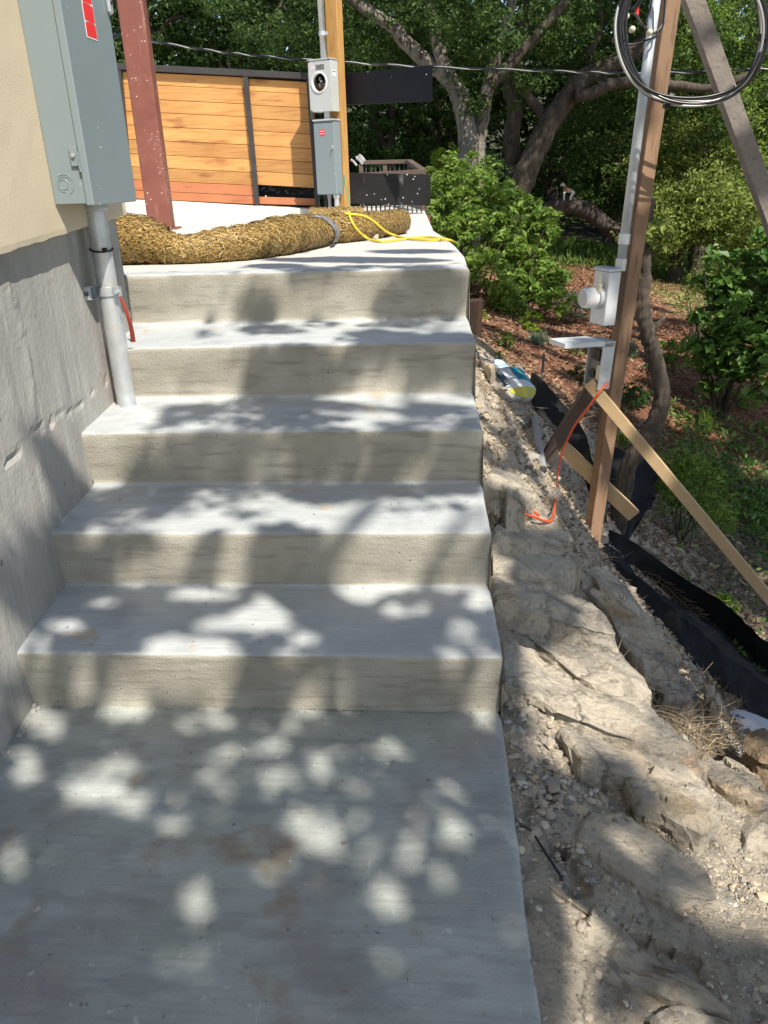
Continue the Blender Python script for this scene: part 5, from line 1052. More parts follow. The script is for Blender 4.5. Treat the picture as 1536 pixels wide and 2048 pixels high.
# fallen trunk and the little animal
fl = limb(P2([(1010, 425), (1060, 432), (1090, 424), (1130, 412), (1170, 420), (1205, 445), (1250, 480)], 12.4), .17, .12, 14, seed=11).build('fallen_trunk', M_bark2, smooth=True); tag(fl, 'dark fallen trunk lying low behind the shrub, small animal standing on it', 'fallen trunk')
def animal():
    Y = 12.25
    def q(x, y, dy=0): return Vector(on(x, y, 1, Y+dy))
    v = [q(1145, 381), q(1136, 380), q(1130, 377), q(1127, 370), q(1125, 367.5), q(1120, 373),           # rump back shoulder neck poll muzzle
         q(1128, 388, -.04), q(1127, 400, -.04), q(1129, 388, .04), q(1128.5, 400, .04),
         q(1145, 388, -.04), q(1141, 393, -.04), q(1140, 401, -.04), q(1146, 388, .04), q(1143, 393, .04), q(1142, 401, .04), q(1149, 384), q(1149.5, 389), q(1126, 365, .01)]
    e = [(0, 1), (1, 2), (2, 3), (3, 4), (4, 5), (2, 6), (6, 7), (2, 8), (8, 9), (0, 10), (10, 11), (11, 12), (0, 13), (13, 14), (14, 15), (0, 16), (16, 17), (4, 18)]
    r = [.042, .040, .038, .022, .022, .012, .016, .009, .016, .009, .020, .012, .009, .020, .012, .009, .010, .006, .008]
    me = bpy.data.meshes.new('goat'); me.from_pydata(v, e, []); o = bpy.data.objects.new('goat', me); C.objects.link(o)
    sk = o.modifiers.new('skin', 'SKIN'); sk.use_smooth_shade = True; me.skin_vertices.new() if not me.skin_vertices else None
    for i, sv_ in enumerate(me.skin_vertices[0].data): sv_.radius = (r[i], r[i]); sv_.use_root = (i == 0)
    o.modifiers.new('sub', 'SUBSURF').levels = 2; o.modifiers['sub'].render_levels = 2
    m = mat('goat_coat', (.55, .53, .50), .9); n = m.node_tree; b = n.nodes['Principled BSDF']; tc = n.nodes.new('ShaderNodeTexCoord'); sp = n.nodes.new('ShaderNodeSeparateXYZ'); n.links.new(tc.outputs['Object'], sp.inputs[0])
    x1 = v[0][0]-.02; z0 = v[6][2]+.0
    ax = n.nodes.new('ShaderNodeMath'); ax.operation = 'LESS_THAN'; ax.inputs[1].default_value = x1-.015; n.links.new(sp.outputs[0], ax.inputs[0])
    az = n.nodes.new('ShaderNodeMath'); az.operation = 'GREATER_THAN'; az.inputs[1].default_value = z0+.03; n.links.new(sp.outputs[2], az.inputs[0])
    an_ = n.nodes.new('ShaderNodeMath'); an_.operation = 'MULTIPLY'; n.links.new(ax.outputs[0], an_.inputs[0]); n.links.new(az.outputs[0], an_.inputs[1])
    al = n.nodes.new('ShaderNodeMath'); al.operation = 'LESS_THAN'; al.inputs[1].default_value = v[3][2]-.01; n.links.new(sp.outputs[2], al.inputs[0])
    a3 = n.nodes.new('ShaderNodeMath'); a3.operation = 'MULTIPLY'; n.links.new(an_.outputs[0], a3.inputs[0]); n.links.new(al.outputs[0], a3.inputs[1])
    mx = n.nodes.new('ShaderNodeMix'); mx.data_type = 'RGBA'; mx.inputs[6].default_value = (.62, .60, .56, 1); mx.inputs[7].default_value = (.24, .13, .07, 1); n.links.new(a3.outputs[0], mx.inputs[0]); n.links.new(mx.outputs[2], b.inputs['Base Color'])
    me.materials.append(m); tag(o, 'small brown and white goat standing on the fallen trunk, facing left', 'goat')
animal()
def crownblobs(lst): return [(on(x, y, 1, Y), (r, r*1.1, r*.8) if np.isscalar(r) else r) for x, y, Y, r in lst]
# crowns of the two oaks: hanging sprays in view, an unseen roof of leaves added overhead to block the sun
def canopy(xr_, yr_, z0, n, blob, seed, holes=.0):
    rng = np.random.default_rng(seed); out = []
    for i in range(n): x, y = rng.uniform(*xr_), rng.uniform(*yr_); out.append((np.array((x, y, z0+rng.uniform(-.3, 1.6))), (blob*rng.uniform(.7, 1.3),)*2+(blob*.45,)))
    return out
c1 = crownblobs([(720, 60, 10, .9), (640, 0, 10, 1.0), (560, 20, 10.5, 1.0), (800, 10, 10.3, .8), (930, 30, 9.0, .55), (960, 110, 9.2, .35), (1010, 60, 8.8, .55), (1070, 120, 9.4, .5), (1090, 20, 9.2, .5), (950, -60, 9, 1.1), (760, -100, 9.5, 1.4), (1130, 60, 9.4, .5), (935, 190, 9.05, .22), (955, 225, 9.1, .16), (915, 60, 9.6, .5), (1040, 165, 9.6, .35), (840, 60, 10.8, .7)])
P = clumps(c1, 26000, .22, 46, np.random.default_rng(1)); leaves('crown', P, .062, M_oakleaf, o1, 1, .5, .2, droop=(0, 0, -.8))
top1 = canopy((-3, 5), (7.4, 13), 6.6, 46, 1.1, 5)+canopy((1, 5.0), (6.6, 10), 6.8, 26, 1.1, 15); P = clumps(top1, 27000, .45, 40, np.random.default_rng(2)); leaves('crown', P, .13, M_oakleaf, o1, 2, .55, .3)
c2 = crownblobs([(1200, 60, 12, .9), (1270, 210, 12, .6), (1200, 260, 13, .7), (1330, 120, 12, .9), (1420, 60, 12, 1.1), (1150, 120, 12.5, .5), (1230, -20, 11.5, 1.2), (1380, 240, 12, .7), (1480, 160, 12, .8), (1120, 300, 13.5, .5)])
P = clumps(c2, 22000, .26, 46, np.random.default_rng(3)); leaves('crown', P, .07, M_oakleaf, o2, 3, .5, .2)
top2 = canopy((-1, 4.6), (9.5, 17), 7.2, 42, 1.3, 6); P = clumps(top2, 16000, .5, 40, np.random.default_rng(4)); leaves('crown', P, .15, M_oakleaf, o2, 4, .55, .3)
# trees behind, each its own
bgt = [  # px, py centre of crown, Y, radius, leaf material, count, label, trunk base px
    (300, 40, 15, (2.2, 2, 2.2), M_oakleaf, 13000, 'dark leafy tree behind the steel column and fence', 300),
    (470, 30, 16, (2.3, 2, 2.4), M_oakleaf, 14000, 'dark tree with small sky gaps above the cedar fence', 470),
    (640, 80, 17, (2.2, 2, 2.4), M_oakleaf, 13000, 'dark dense tree behind the service post', 640),
    (790, 180, 15, (1.9, 1.8, 2.2), M_oakleaf, 13000, 'shaded tree seen between the two black beams', 800),
    (930, 120, 16, (2., 1.8, 2.4), M_oakleaf, 13000, 'dark green tree right behind the pale barked oak', 900),
    (1090, 200, 17, (2.1, 1.8, 2.6), M_oakleaf, 14000, 'deep shaded tree behind the leaning oak trunk', 1110),
    (1210, 330, 15.5, (1.7, 1.5, 1.7), M_oakleaf, 11000, 'shaded low tree behind the small goat', 1210),
    (1250, 60, 17.5, (2.2, 1.8, 2.2), M_oakleaf, 11000, 'tall dark tree left of the cable coil', 1250),
    (1400, 130, 15, (1.8, 1.6, 2.), M_brightleaf, 14000, 'green tree framed by the hanging cable coil', 1420),
    (1420, 330, 13, (1.3, 1.3, 1.35), M_oliveleaf, 13000, 'sunny olive green tree between the pole and the grey timber', 1410),
    (1530, 260, 14, (1.5, 1.5, 2.), M_brightleaf, 11000, 'green tree behind the grey timber at the right edge', 1520),
    (1500, 470, 11.5, (1., 1., .9), M_oliveleaf, 9000, 'yellowish olive bushy tree at the right edge', 1500),
    (1360, 440, 12, (.85, .9, .75), M_oliveleaf, 9000, 'low sunny olive thicket just right of the pole', 1370)]
for k, (x, y, Y, r, m, n, lab_, bx) in enumerate(bgt):
    c = on(x, y, 1, Y); b = on(bx, 400, 1, Y); gzb = gz(b[0], Y); b[2] = gzb
    t = empty('background_tree', tuple(b), lab_, 'tree', 'trees behind the garden'); rr = random.Random(k); rng = np.random.default_rng(50+k)
    tk = smooth_path([b-np.array((0, 0, .2)), b*.6+c*.4+np.array((rr.uniform(-.3, .3), 0, 0)), c+np.array((0, 0, r[2]*.3))], 5); mb = MB(); mb.tube(tk, list(np.linspace(.16, .04, len(tk))), 9, noise=.1, seed=k); mb.build('trunk', M_bark2, t, smooth=True)
    for q in range(3): e = c+np.array((rr.uniform(-1, 1)*r[0]*.8, rr.uniform(-.5, .5), rr.uniform(-.3, .7)*r[2])); s = tk[rr.randint(4, 8)]; mb = MB(); mb.tube(smooth_path([s, (s+e)/2+np.array((0, 0, .25)), e], 4), list(np.linspace(.07, .015, 9)), 7, noise=.1, seed=q); mb.build('limb', M_bark2, t, smooth=True)
    bl = [(c+rnd_dirs(1, rng)[0]*np.array(r)*rng.uniform(.2, .75), tuple(np.array(r)*rng.uniform(.35, .6))) for _ in range(9)]+[(c, tuple(np.array(r)*.6))]
    P = clumps(bl, n, .26, 40, rng, .3); P[:, 2] = np.maximum(P[:, 2], gzb+.1); leaves('crown', P, .095 if Y > 13.5 else .07, m, t, 50+k, .5, .35)
# far wood closing the view
rng = np.random.default_rng(77); bl = []
for i in range(150): x = rng.uniform(-24, 22); y = rng.uniform(19, 34); bl.append((np.array((x, y, gz(x, y)+rng.uniform(.2, 5.0)+.16*(y-19))), (2.2, 1.6, 1.9)))
for i in range(150): x = rng.uniform(-20, 20); y = rng.uniform(17.5, 26); bl.append((np.array((x, y, gz(x, y)+rng.uniform(.0, 1.6))), (1.8, 1.2, 1.3)))
P = clumps(bl, 135000, .6, 36, rng, .3); o = leaves('far_wood', P, .23, M_oakleaf, None, 77, .6, .3); tag(o, kind='stuff')
hi = canopy((-12, 8), (14, 24), 8.5, 80, 1.9, 9); P = clumps(hi, 22000, .8, 36, rng); o = leaves('far_wood', P, .26, M_oakleaf, None, 78, .6, .3); tag(o, kind='stuff')  # unseen high leaf layer added to keep sun off the wood
mb = MB(); rr = random.Random(12)
for i in range(46):
    x, y = rr.uniform(-16, 16), rr.uniform(18, 30); z = gz(x, y); mb.tube([(x, y, z-.2), (x+rr.uniform(-.5, .5), y, z+3), (x+rr.uniform(-1.2, 1.2), y, z+8)], [.2, .14, .08], 7, noise=.1)
o = mb.build('far_wood_trunks', M_bark2); tag(o, kind='stuff')

# twisted small trunk beside the pole
TY = PY+.45
tt = empty('twisted_tree', tuple(on(1235, 1100, 1, TY)), 'crooked bare lower trunk of a small tree just right of the timber pole', 'tree')
limb(P2([(1225, 1130), (1237, 1040), (1252, 945), (1280, 893), (1306, 855), (1322, 806), (1318, 755), (1306, 705), (1296, 672), (1288, 637), (1284, 590), (1289, 554), (1288, 500), (1292, 450), (1300, 395)], TY), .062, .034, 14, .12, 3).build('trunk', M_bark2, tt, smooth=True)
limb(P2([(1300, 665), (1313, 652), (1328, 633)], TY), .028, .014, 9, .15, 4).build('limb', M_bark2, tt, smooth=True)
limb(P2([(1294, 520), (1310, 506), (1330, 498)], TY), .012, .004, 6, .1, 5).build('limb', M_bark2, tt, smooth=True)
cl_ = crownblobs([(1288, 470, TY, .10), (1270, 485, TY, .08), (1300, 450, TY, .10), (1268, 540, TY-.1, .06), (1255, 532, TY-.1, .05), (1310, 480, TY, .08)]); P = clumps(cl_, 900, .05, 18, np.random.default_rng(8)); leaves('crown', P, .042, M_oliveleaf, tt, 8, .55)

def shrub(name, px, py, blobs, m, n, size, label, cat='shrub', sub=.10, per=22, seed=0, aspect=.42, stems=10, up=.5, r=.008, group=None, stemm=None, base=None):
    """blobs: (px, py, Y or None, radius m)"""
    b = gpx(px, py) if base is None else base; rng = np.random.default_rng(seed); t = empty(name, tuple(b), label, cat, group)
    bl = [(on(x, y, 1, b[1]+dy), (rad, rad, rad*.85)) for x, y, dy, rad in blobs]
    P = clumps(bl, n, sub, per, rng, .35); g = terr(P[:, 0], P[:, 1]); P = P[P[:, 2] > g+.01]
    if stems:
        mb = MB(); rr = random.Random(seed)
        for i in range(stems):
            c, rad = bl[i % len(bl)]; e = c+rnd_dirs(1, rng)[0]*np.array(rad)*.8; s = b+np.array((rr.uniform(-.05, .05), rr.uniform(-.05, .05), -.03)); mid = s*.5+e*.5+np.array((rr.uniform(-.06, .06), 0, .08)); mb = MB(); mb.tube(smooth_path([s, mid, e], 4), list(np.linspace(r, r*.3, 9)), 5); mb.build('stem', stemm or M_bark2, t)
    leaves('foliage', P, size, m, t, seed, aspect, up); return t
shrub('leafy_shrub', 930, 600, [(905, 360, 1.2, .38), (880, 400, 1.1, .30), (940, 400, .9, .42), (900, 450, .7, .38), (960, 450, .5, .36), (1010, 410, .7, .30), (1000, 470, .2, .34), (945, 520, .0, .30), (985, 540, -.2, .28), (905, 480, .4, .24), (1040, 440, .5, .24), (860, 470, .8, .2), (1070, 420, .6, .14), (960, 330, 1.2, .2)], M_brightleaf, 6800, .088, 'bright green leafy shrub at the patio corner, reaching the dusty black beam', sub=.12, seed=1, stems=16)
shrub('leafy_shrub', 1050, 640, [(1040, 520, .6, .30), (1070, 470, .8, .24), (1085, 440, .9, .18), (1050, 570, .3, .28), (1090, 560, .3, .22), (1020, 600, .0, .2), (1110, 600, .1, .20), (1120, 560, .4, .14)], M_brightleaf, 5200, .080, 'darker green shrub spreading toward the mulch bed, beside the top steps', sub=.10, seed=2, stems=12)
shrub('fern_shrub', 890, 560, [(885, 320, 1.8, .18), (905, 310, 1.7, .16), (865, 345, 1.8, .16), (925, 335, 1.6, .14), (985, 385, 1.2, .16), (1010, 395, 1.0, .13)], M_limeleaf, 2600, .05, 'light green feathery sprays topping the corner shrub', sub=.07, seed=3, stems=8, aspect=.3, group=None)
shrub('glossy_shrub', 960, 600, [(985, 330, 1.0, .14), (1000, 345, 1.0, .12), (1020, 370, .9, .10), (970, 350, 1.0, .12)], M_darkleaf, 700, .05, 'small dark glossy spray in front of the pale oak trunk', sub=.08, seed=4, stems=5)
gd = [ # px, py(base), radius px, height px, material, n, leaf, label, name, cat, aspect
 (1063, 662, 24, 42, M_limeleaf, 700, .032, 'lime green mound plant in the mulch bed', 'mound_plant', 'plant', .45),
 (1142, 640, 42, 60, M_greyleaf, 1500, .035, 'grey green leafy bush left of the white pole meter', 'sage_bush', 'shrub', .3),
 (1008, 698, 22, 36, M_oliveleaf, 420, .034, 'small upright olive green plant above the soil bag', 'small_plant', 'plant', .4),
 (1073, 690, 24, 30, M_greyleaf, 380, .045, 'pale wispy grass tuft below the lime mound plant', 'grass_tuft', 'grass tuft', .08),
 (997, 722, 9, 20, M_limeleaf, 90, .03, 'tiny lime sprout near the pale flat rock', 'sprout', 'plant', .4),
 (993, 618, 24, 32, M_oliveleaf, 420, .03, 'low olive plant right of the charred stump', 'small_plant', 'plant', .4),
 (962, 640, 14, 22, M_limeleaf, 160, .03, 'small yellow green weed touching the charred stump', 'small_plant', 'plant', .4),
 (1152, 712, 16, 24, M_oliveleaf, 260, .03, 'brownish small plant under the open panel lid', 'small_plant', 'plant', .35),
 (1162, 766, 28, 34, M_darkleaf, 480, .034, 'dark low plant just left of the outlet panel', 'small_plant', 'plant', .35),
 (1340, 722, 34, 44, M_brightleaf, 1000, .036, 'bright green bush right of the crooked trunk', 'small_bush', 'shrub', .42),
 (1375, 725, 20, 36, M_oliveleaf, 420, .034, 'straw coloured bush touching the bright green one', 'small_bush', 'shrub', .25),
 (1258, 712, 20, 34, M_greyleaf, 420, .05, 'pale grass tuft between the pole and the crooked trunk', 'grass_tuft', 'grass tuft', .08),
 (1262, 812, 38, 44, M_darkleaf, 1200, .036, 'dark green low bush with tiny yellow flowers behind the pole', 'flower_bush', 'shrub', .4),
 (1408, 862, 16, 42, M_brightleaf, 260, .075, 'dark green grass tuft in the shaded mulch', 'grass_tuft', 'grass tuft', .06),
 (1480, 815, 46, 30, M_brightleaf, 700, .036, 'low green plants edging the shaded mulch at the right', 'ground_plant', 'plant', .4),
 (1296, 750, 22, 26, M_darkleaf, 300, .032, 'small dark bush touching the left of the crooked trunk', 'small_bush', 'shrub', .4),
 (1525, 865, 20, 26, M_brightleaf, 260, .034, 'small green weed at the right edge of the mulch', 'small_plant', 'plant', .4),
 (1305, 985, 30, 52, M_darkleaf, 420, .05, 'blue green seedling beside the lumber brace', 'seedling', 'plant', .3),
 (1250, 900, 30, 44, M_oliveleaf, 500, .06, 'dry yellow green weeds between pole and crooked trunk', 'weed_clump', 'weeds', .1),
 (1445, 1232, 26, 44, M_brightleaf, 420, .045, 'sunlit green weed on the pale sand beyond the silt fence', 'weed_clump', 'weeds', .35),
 (1385, 1210, 20, 34, M_darkleaf, 260, .045, 'shaded weed at the back edge of the silt fence', 'weed_clump', 'weeds', .35),
 (1345, 745, 12, 16, M_limeleaf, 120, .03, 'little lime weed under the bright bush', 'sprout', 'plant', .4)]
for k, (x, y, rp, hp, m, n, ls, lab_, nm, ct_, asp) in enumerate(gd):
    b = gpx(x, y); D = float(np.dot(b-CAM, _f)); R_ = rp/FPX*D; H_ = hp/FPX*D; rng = np.random.default_rng(200+k)
    t = empty(nm, tuple(b), lab_, ct_)
    if asp < .15:
        P = b+np.stack([rng.normal(0, R_*.35, n), rng.normal(0, R_*.35, n), np.abs(rng.normal(H_*.35, H_*.22, n))], 1); me = leaf_mesh('blades', P, ls*2.0, asp, .0, .02, rng, droop=(0, 0, 3.)); link('blades', me, m, t)
    else:
        P = clumps([(b+np.array((0, 0, H_*.45)), (R_, R_, H_*.55))], n, R_*.22, 14, rng, .5); P = P[P[:, 2] > b[2]]; leaves('foliage', P, ls, m, t, 200+k, asp, .6)
        for q in range(4): e = b+np.array((rng.uniform(-R_, R_)*.6, rng.uniform(-R_, R_)*.6, H_*.8)); mb = MB(); mb.tube([b-np.array((0, 0, .02)), (b+e)/2+np.array((0, 0, .02)), e], [.005, .004, .002], 4); mb.build('stem', M_bark2, t)
# right-edge broadleaf shrub with a thin trunk
b = gpx(1438, 836); shrub('broadleaf_shrub', 1438, 836, [(1455, 700, 0, .34), (1500, 640, 0, .42), (1530, 700, -.2, .38), (1480, 590, .2, .32), (1545, 600, 0, .40), (1420, 700, 0, .18), (1530, 540, .3, .28), (1470, 745, -.1, .2), (1545, 760, -.3, .22), (1400, 690, -.1, .10), (1400, 640, .1, .12), (1420, 770, 0, .10), (1440, 540, .2, .2), (1555, 500, 0, .3)], M_broadleaf, 3400, .105, 'dark broadleaf shrub on a thin trunk at the right edge', sub=.15, per=14, seed=9, stems=14, aspect=.7, r=.016)
shrub('bare_stemmed_shrub', 1385, 690, [(1400, 560, .3, .22), (1430, 600, .2, .18), (1370, 600, .2, .12), (1450, 540, .4, .2)], M_oliveleaf, 1100, .045, 'thin bare stems with sparse leaves rising from the pale lawn', sub=.1, per=10, seed=10, stems=14, r=.011)
shrub('sapling', 1368, 1090, [(1370, 930, 0, .16), (1345, 960, 0, .14), (1400, 950, 0, .16), (1420, 1000, .1, .16), (1440, 1030, .1, .12), (1330, 1000, 0, .12), (1390, 1010, 0, .14)], M_brightleaf, 1500, .055, 'ferny sapling in the shade behind the lumber brace', sub=.09, per=14, seed=11, stems=9, aspect=.25, r=.006)
# uncountable ground cover: lit grass beyond the log, shaded weeds down right, lawn tufts
def cover(name, n, box, dens, m, size, seed, aspect=.12, h=.05, droop=(0, 0, 2.)):
    rng = np.random.default_rng(seed); x = rng.uniform(box[0], box[1], n); y = rng.uniform(box[2], box[3], n); k = rng.uniform(0, 1, n) < dens(x, y); x, y = x[k], y[k]
    P = np.stack([x, y, terr(x, y)+rng.uniform(0, h, len(x))], 1); o = link(name, leaf_mesh(name, P, size, aspect, .0, .03, rng, droop=droop), m); o['kind'] = 'stuff'; return o
cover('far_grass', 26000, (-2, 9, 12, 17), lambda x, y: np.clip(.6+fbm(x, y, 3), 0, 1), M_grass, .22, 1, h=.12)
cover('lawn_grass', 22000, (2.2, 9, 8.8, 14.5), lambda x, y: zones(x, y)[2]*np.clip(.5+1.4*fbm(x*1.5, y*1.5, 5), .05, 1), M_grass, .09, 2, h=.03)
cover('ground_cover', 70000, (1.4, 5.5, 2.0, 6.0), lambda x, y: np.clip(zones(x, y)[1]+.3*(x > 2), 0, 1)*np.clip(.45+1.8*fbm(x*1.7, y*1.7, 7), .03, 1), M_broadleaf, .05, 3, aspect=.42, h=.14, droop=(0, 0, .2))
cover('dry_grass', 9000, (1.2, 4.5, 1.6, 6.5), lambda x, y: np.clip(.4+1.8*fbm(x*1.9+7, y*1.9, 8), .02, 1), M_twig, .11, 4, aspect=.035, h=.06)

# ------------------------------------------------------------------ leaf shade: unseen oaks behind the camera, crowns shaped by the shade map, up the line of the sun
def to_g(p): return np.array((p[0]-p[2]*SUN[0]/SUN[2], p[1]-p[2]*SUN[1]/SUN[2]))     # where the sun ray through p meets z = 0
def on_surf(kind, k, px, py):
    if kind == 'L': d = ray(px, py); return CAM+d*((-CAM[2]+G*.75*CAM[1])/(d[2]-G*.75*d[1]))
    if kind == 'G': return gpx(px, py)
    if kind == 'T':
        d = ray(px, py); z0 = (k+1)*R-.0; t = (z0-CAM[2]+G*CAM[1])/(d[2]-G*d[1]); return CAM+d*t    # tread k: z = (k+1)R + G*y
    if kind == 'R': return on(px, py, 1, k*T-BAT*.5)
    if kind == 'P': return patio(px, py)
    if kind == 'W': return on(px, py, 0, XW)
# bright and dark spots read off the photo: (surface, index, px, py, rx px, ry px)
LIT = [('L', 0, 60, 1510, 32, 36), ('L', 0, 190, 1572, 80, 30), ('L', 0, 150, 1600, 60, 14), ('L', 0, 215, 1525, 40, 22), ('L', 0, 285, 1600, 42, 36), ('L', 0, 372, 1600, 24, 22), ('L', 0, 455, 1510, 34, 28), ('L', 0, 425, 1545, 22, 20), ('L', 0, 450, 1440, 46, 20),
       ('L', 0, 575, 1487, 24, 22), ('L', 0, 605, 1452, 24, 24), ('L', 0, 530, 1555, 30, 26), ('L', 0, 575, 1555, 26, 30), ('L', 0, 645, 1690, 56, 42), ('L', 0, 600, 1640, 36, 34), ('L', 0, 20, 1735, 28, 36), ('L', 0, 405, 1815, 40, 52), ('L', 0, 355, 1665, 40, 30),
       ('L', 0, 810, 1810, 42, 36), ('L', 0, 645, 1780, 24, 24), ('L', 0, 540, 1755, 22, 18), ('L', 0, 915, 1665, 34, 52), ('L', 0, 760, 1500, 70, 16), ('L', 0, 850, 1470, 90, 24), ('L', 0, 920, 1440, 80, 28), ('L', 0, 980, 1500, 34, 60), ('L', 0, 830, 1700, 36, 40), ('L', 0, 235, 1800, 12, 30),
       ('L', 0, 940, 1560, 50, 26), ('L', 0, 80, 1440, 60, 24), ('L', 0, 250, 1430, 60, 20)]
LITS = [('T', 0, 138, 1255, 41, 23), ('T', 0, 228, 1207, 34, 11), ('T', 0, 414, 1186, 69, 15), ('T', 0, 442, 1255, 48, 18), ('T', 0, 524, 1235, 76, 30), ('T', 0, 552, 1207, 48, 21), ('T', 0, 731, 1185, 76, 18), ('T', 0, 793, 1224, 26, 18), ('T', 0, 843, 1221, 23, 15), ('T', 0, 911, 1262, 39, 22), ('T', 0, 614, 1277, 30, 14), ('T', 0, 966, 1200, 25, 28), ('T', 0, 724, 1273, 41, 10), ('T', 0, 331, 1276, 41, 8), ('R', 0, 76, 1345, 23, 62), ('R', 0, 166, 1386, 28, 41), ('R', 0, 259, 1380, 41, 34), ('R', 0, 386, 1345, 110, 62), ('R', 0, 642, 1388, 30, 23), ('R', 0, 735, 1355, 41, 34), ('R', 0, 862, 1355, 59, 55), ('R', 0, 966, 1345, 30, 69), ('R', 0, 593, 1310, 41, 14), ('R', 1, 172, 1077, 69, 19), ('R', 1, 348, 1090, 41, 39), ('R', 1, 276, 1141, 46, 22), ('R', 1, 483, 1104, 41, 41), ('R', 1, 542, 1121, 34, 44), ('R', 1, 597, 1141, 23, 36), ('R', 1, 773, 1121, 97, 44), ('R', 1, 914, 1117, 48, 46), ('R', 1, 662, 1076, 21, 17), ('R', 1, 856, 1076, 21, 14)]
DARK = [('T', 1, 500, 975, 300, 7), ('T', 1, 300, 1010, 60, 10), ('T', 1, 640, 1000, 70, 12), ('T', 1, 860, 1020, 90, 9), ('T', 1, 480, 1035, 60, 8), ('T', 1, 900, 985, 60, 8),
        ('R', 2, 240, 900, 40, 34), ('R', 2, 450, 905, 120, 40), ('R', 2, 640, 900, 90, 30), ('R', 2, 800, 890, 60, 40), ('R', 2, 920, 920, 46, 30), ('R', 2, 350, 950, 150, 12),
        ('T', 2, 380, 818, 60, 8), ('T', 2, 620, 812, 90, 8), ('T', 2, 860, 822, 80, 8), ('T', 2, 230, 845, 30, 6),
        ('R', 3, 540, 735, 90, 40), ('R', 3, 650, 760, 50, 30), ('R', 3, 860, 735, 60, 36), ('R', 3, 330, 720, 50, 26), ('R', 3, 740, 720, 30, 40), ('R', 3, 920, 760, 30, 26),
        ('T', 3, 380, 668, 60, 8), ('T', 3, 540, 660, 70, 9), ('T', 3, 760, 668, 60, 8), ('T', 3, 900, 672, 50, 8), ('T', 3, 640, 650, 40, 5),
        ('R', 4, 520, 610, 26, 30), ('R', 4, 640, 560, 70, 22), ('R', 4, 900, 590, 34, 44), ('R', 4, 800, 600, 40, 20), ('R', 4, 440, 545, 60, 10),
        ('P', 0, 700, 520, 190, 5), ('P', 0, 820, 503, 90, 4), ('P', 0, 560, 532, 60, 3), ('P', 0, 610, 480, 40, 20), ('W', 0, 20, 960, 40, 50), ('W', 0, 150, 910, 30, 60), ('W', 0, 90, 1120, 40, 60), ('W', 0, 30, 1350, 30, 60), ('W', 0, 70, 1010, 30, 40), ('W', 0, 120, 1290, 20, 40)]
def ell(e):
    s, k, x, y, rx, ry = e; lit_ = e in LITS; ry *= (1.75 if s == 'R' and lit_ else 1.15); rx *= 1.12 if lit_ else 1.; rx, ry = (rx*.95, ry*.86) if s == 'L' else (rx, ry)
    c = to_g(on_surf(s, k, x, y)); a = to_g(on_surf(s, k, x+rx, y))-c; b = to_g(on_surf(s, k, x, y+ry))-c; return c, np.linalg.inv(np.stack([a, b], 1))
EL = [ell(e) for e in LIT]; ED = [ell(e) for e in DARK]; ELS = [ell(e) for e in LITS]; GSPLIT = to_g((0, T-BAT, 2*R+G*T))[1]; GWALL = XW-.01; EG = [ell(e) for e in (('G', 0, 1480, 1960, 90, 90), ('G', 0, 1420, 1900, 50, 50), ('G', 0, 1250, 1960, 60, 70), ('G', 0, 1200, 1600, 90, 30), ('G', 0, 1080, 1560, 40, 50), ('G', 0, 1300, 1780, 120, 24))]  # EG: leaf cover added for the dark shadow low on the right slope
g_nose1 = to_g((0, -.02, 0.))
_r9 = np.random.default_rng(99); FLECK = np.c_[_r9.uniform(-1.5, .05, 150), _r9.uniform(-.85, -.02, 150), _r9.uniform(.012, .032, 150)]; FLECK = np.array([f for f in FLECK if f[1] > -.50-.16*max(0, f[0]+.6) and not (f[0] < -.62 and f[1] < -.36)])
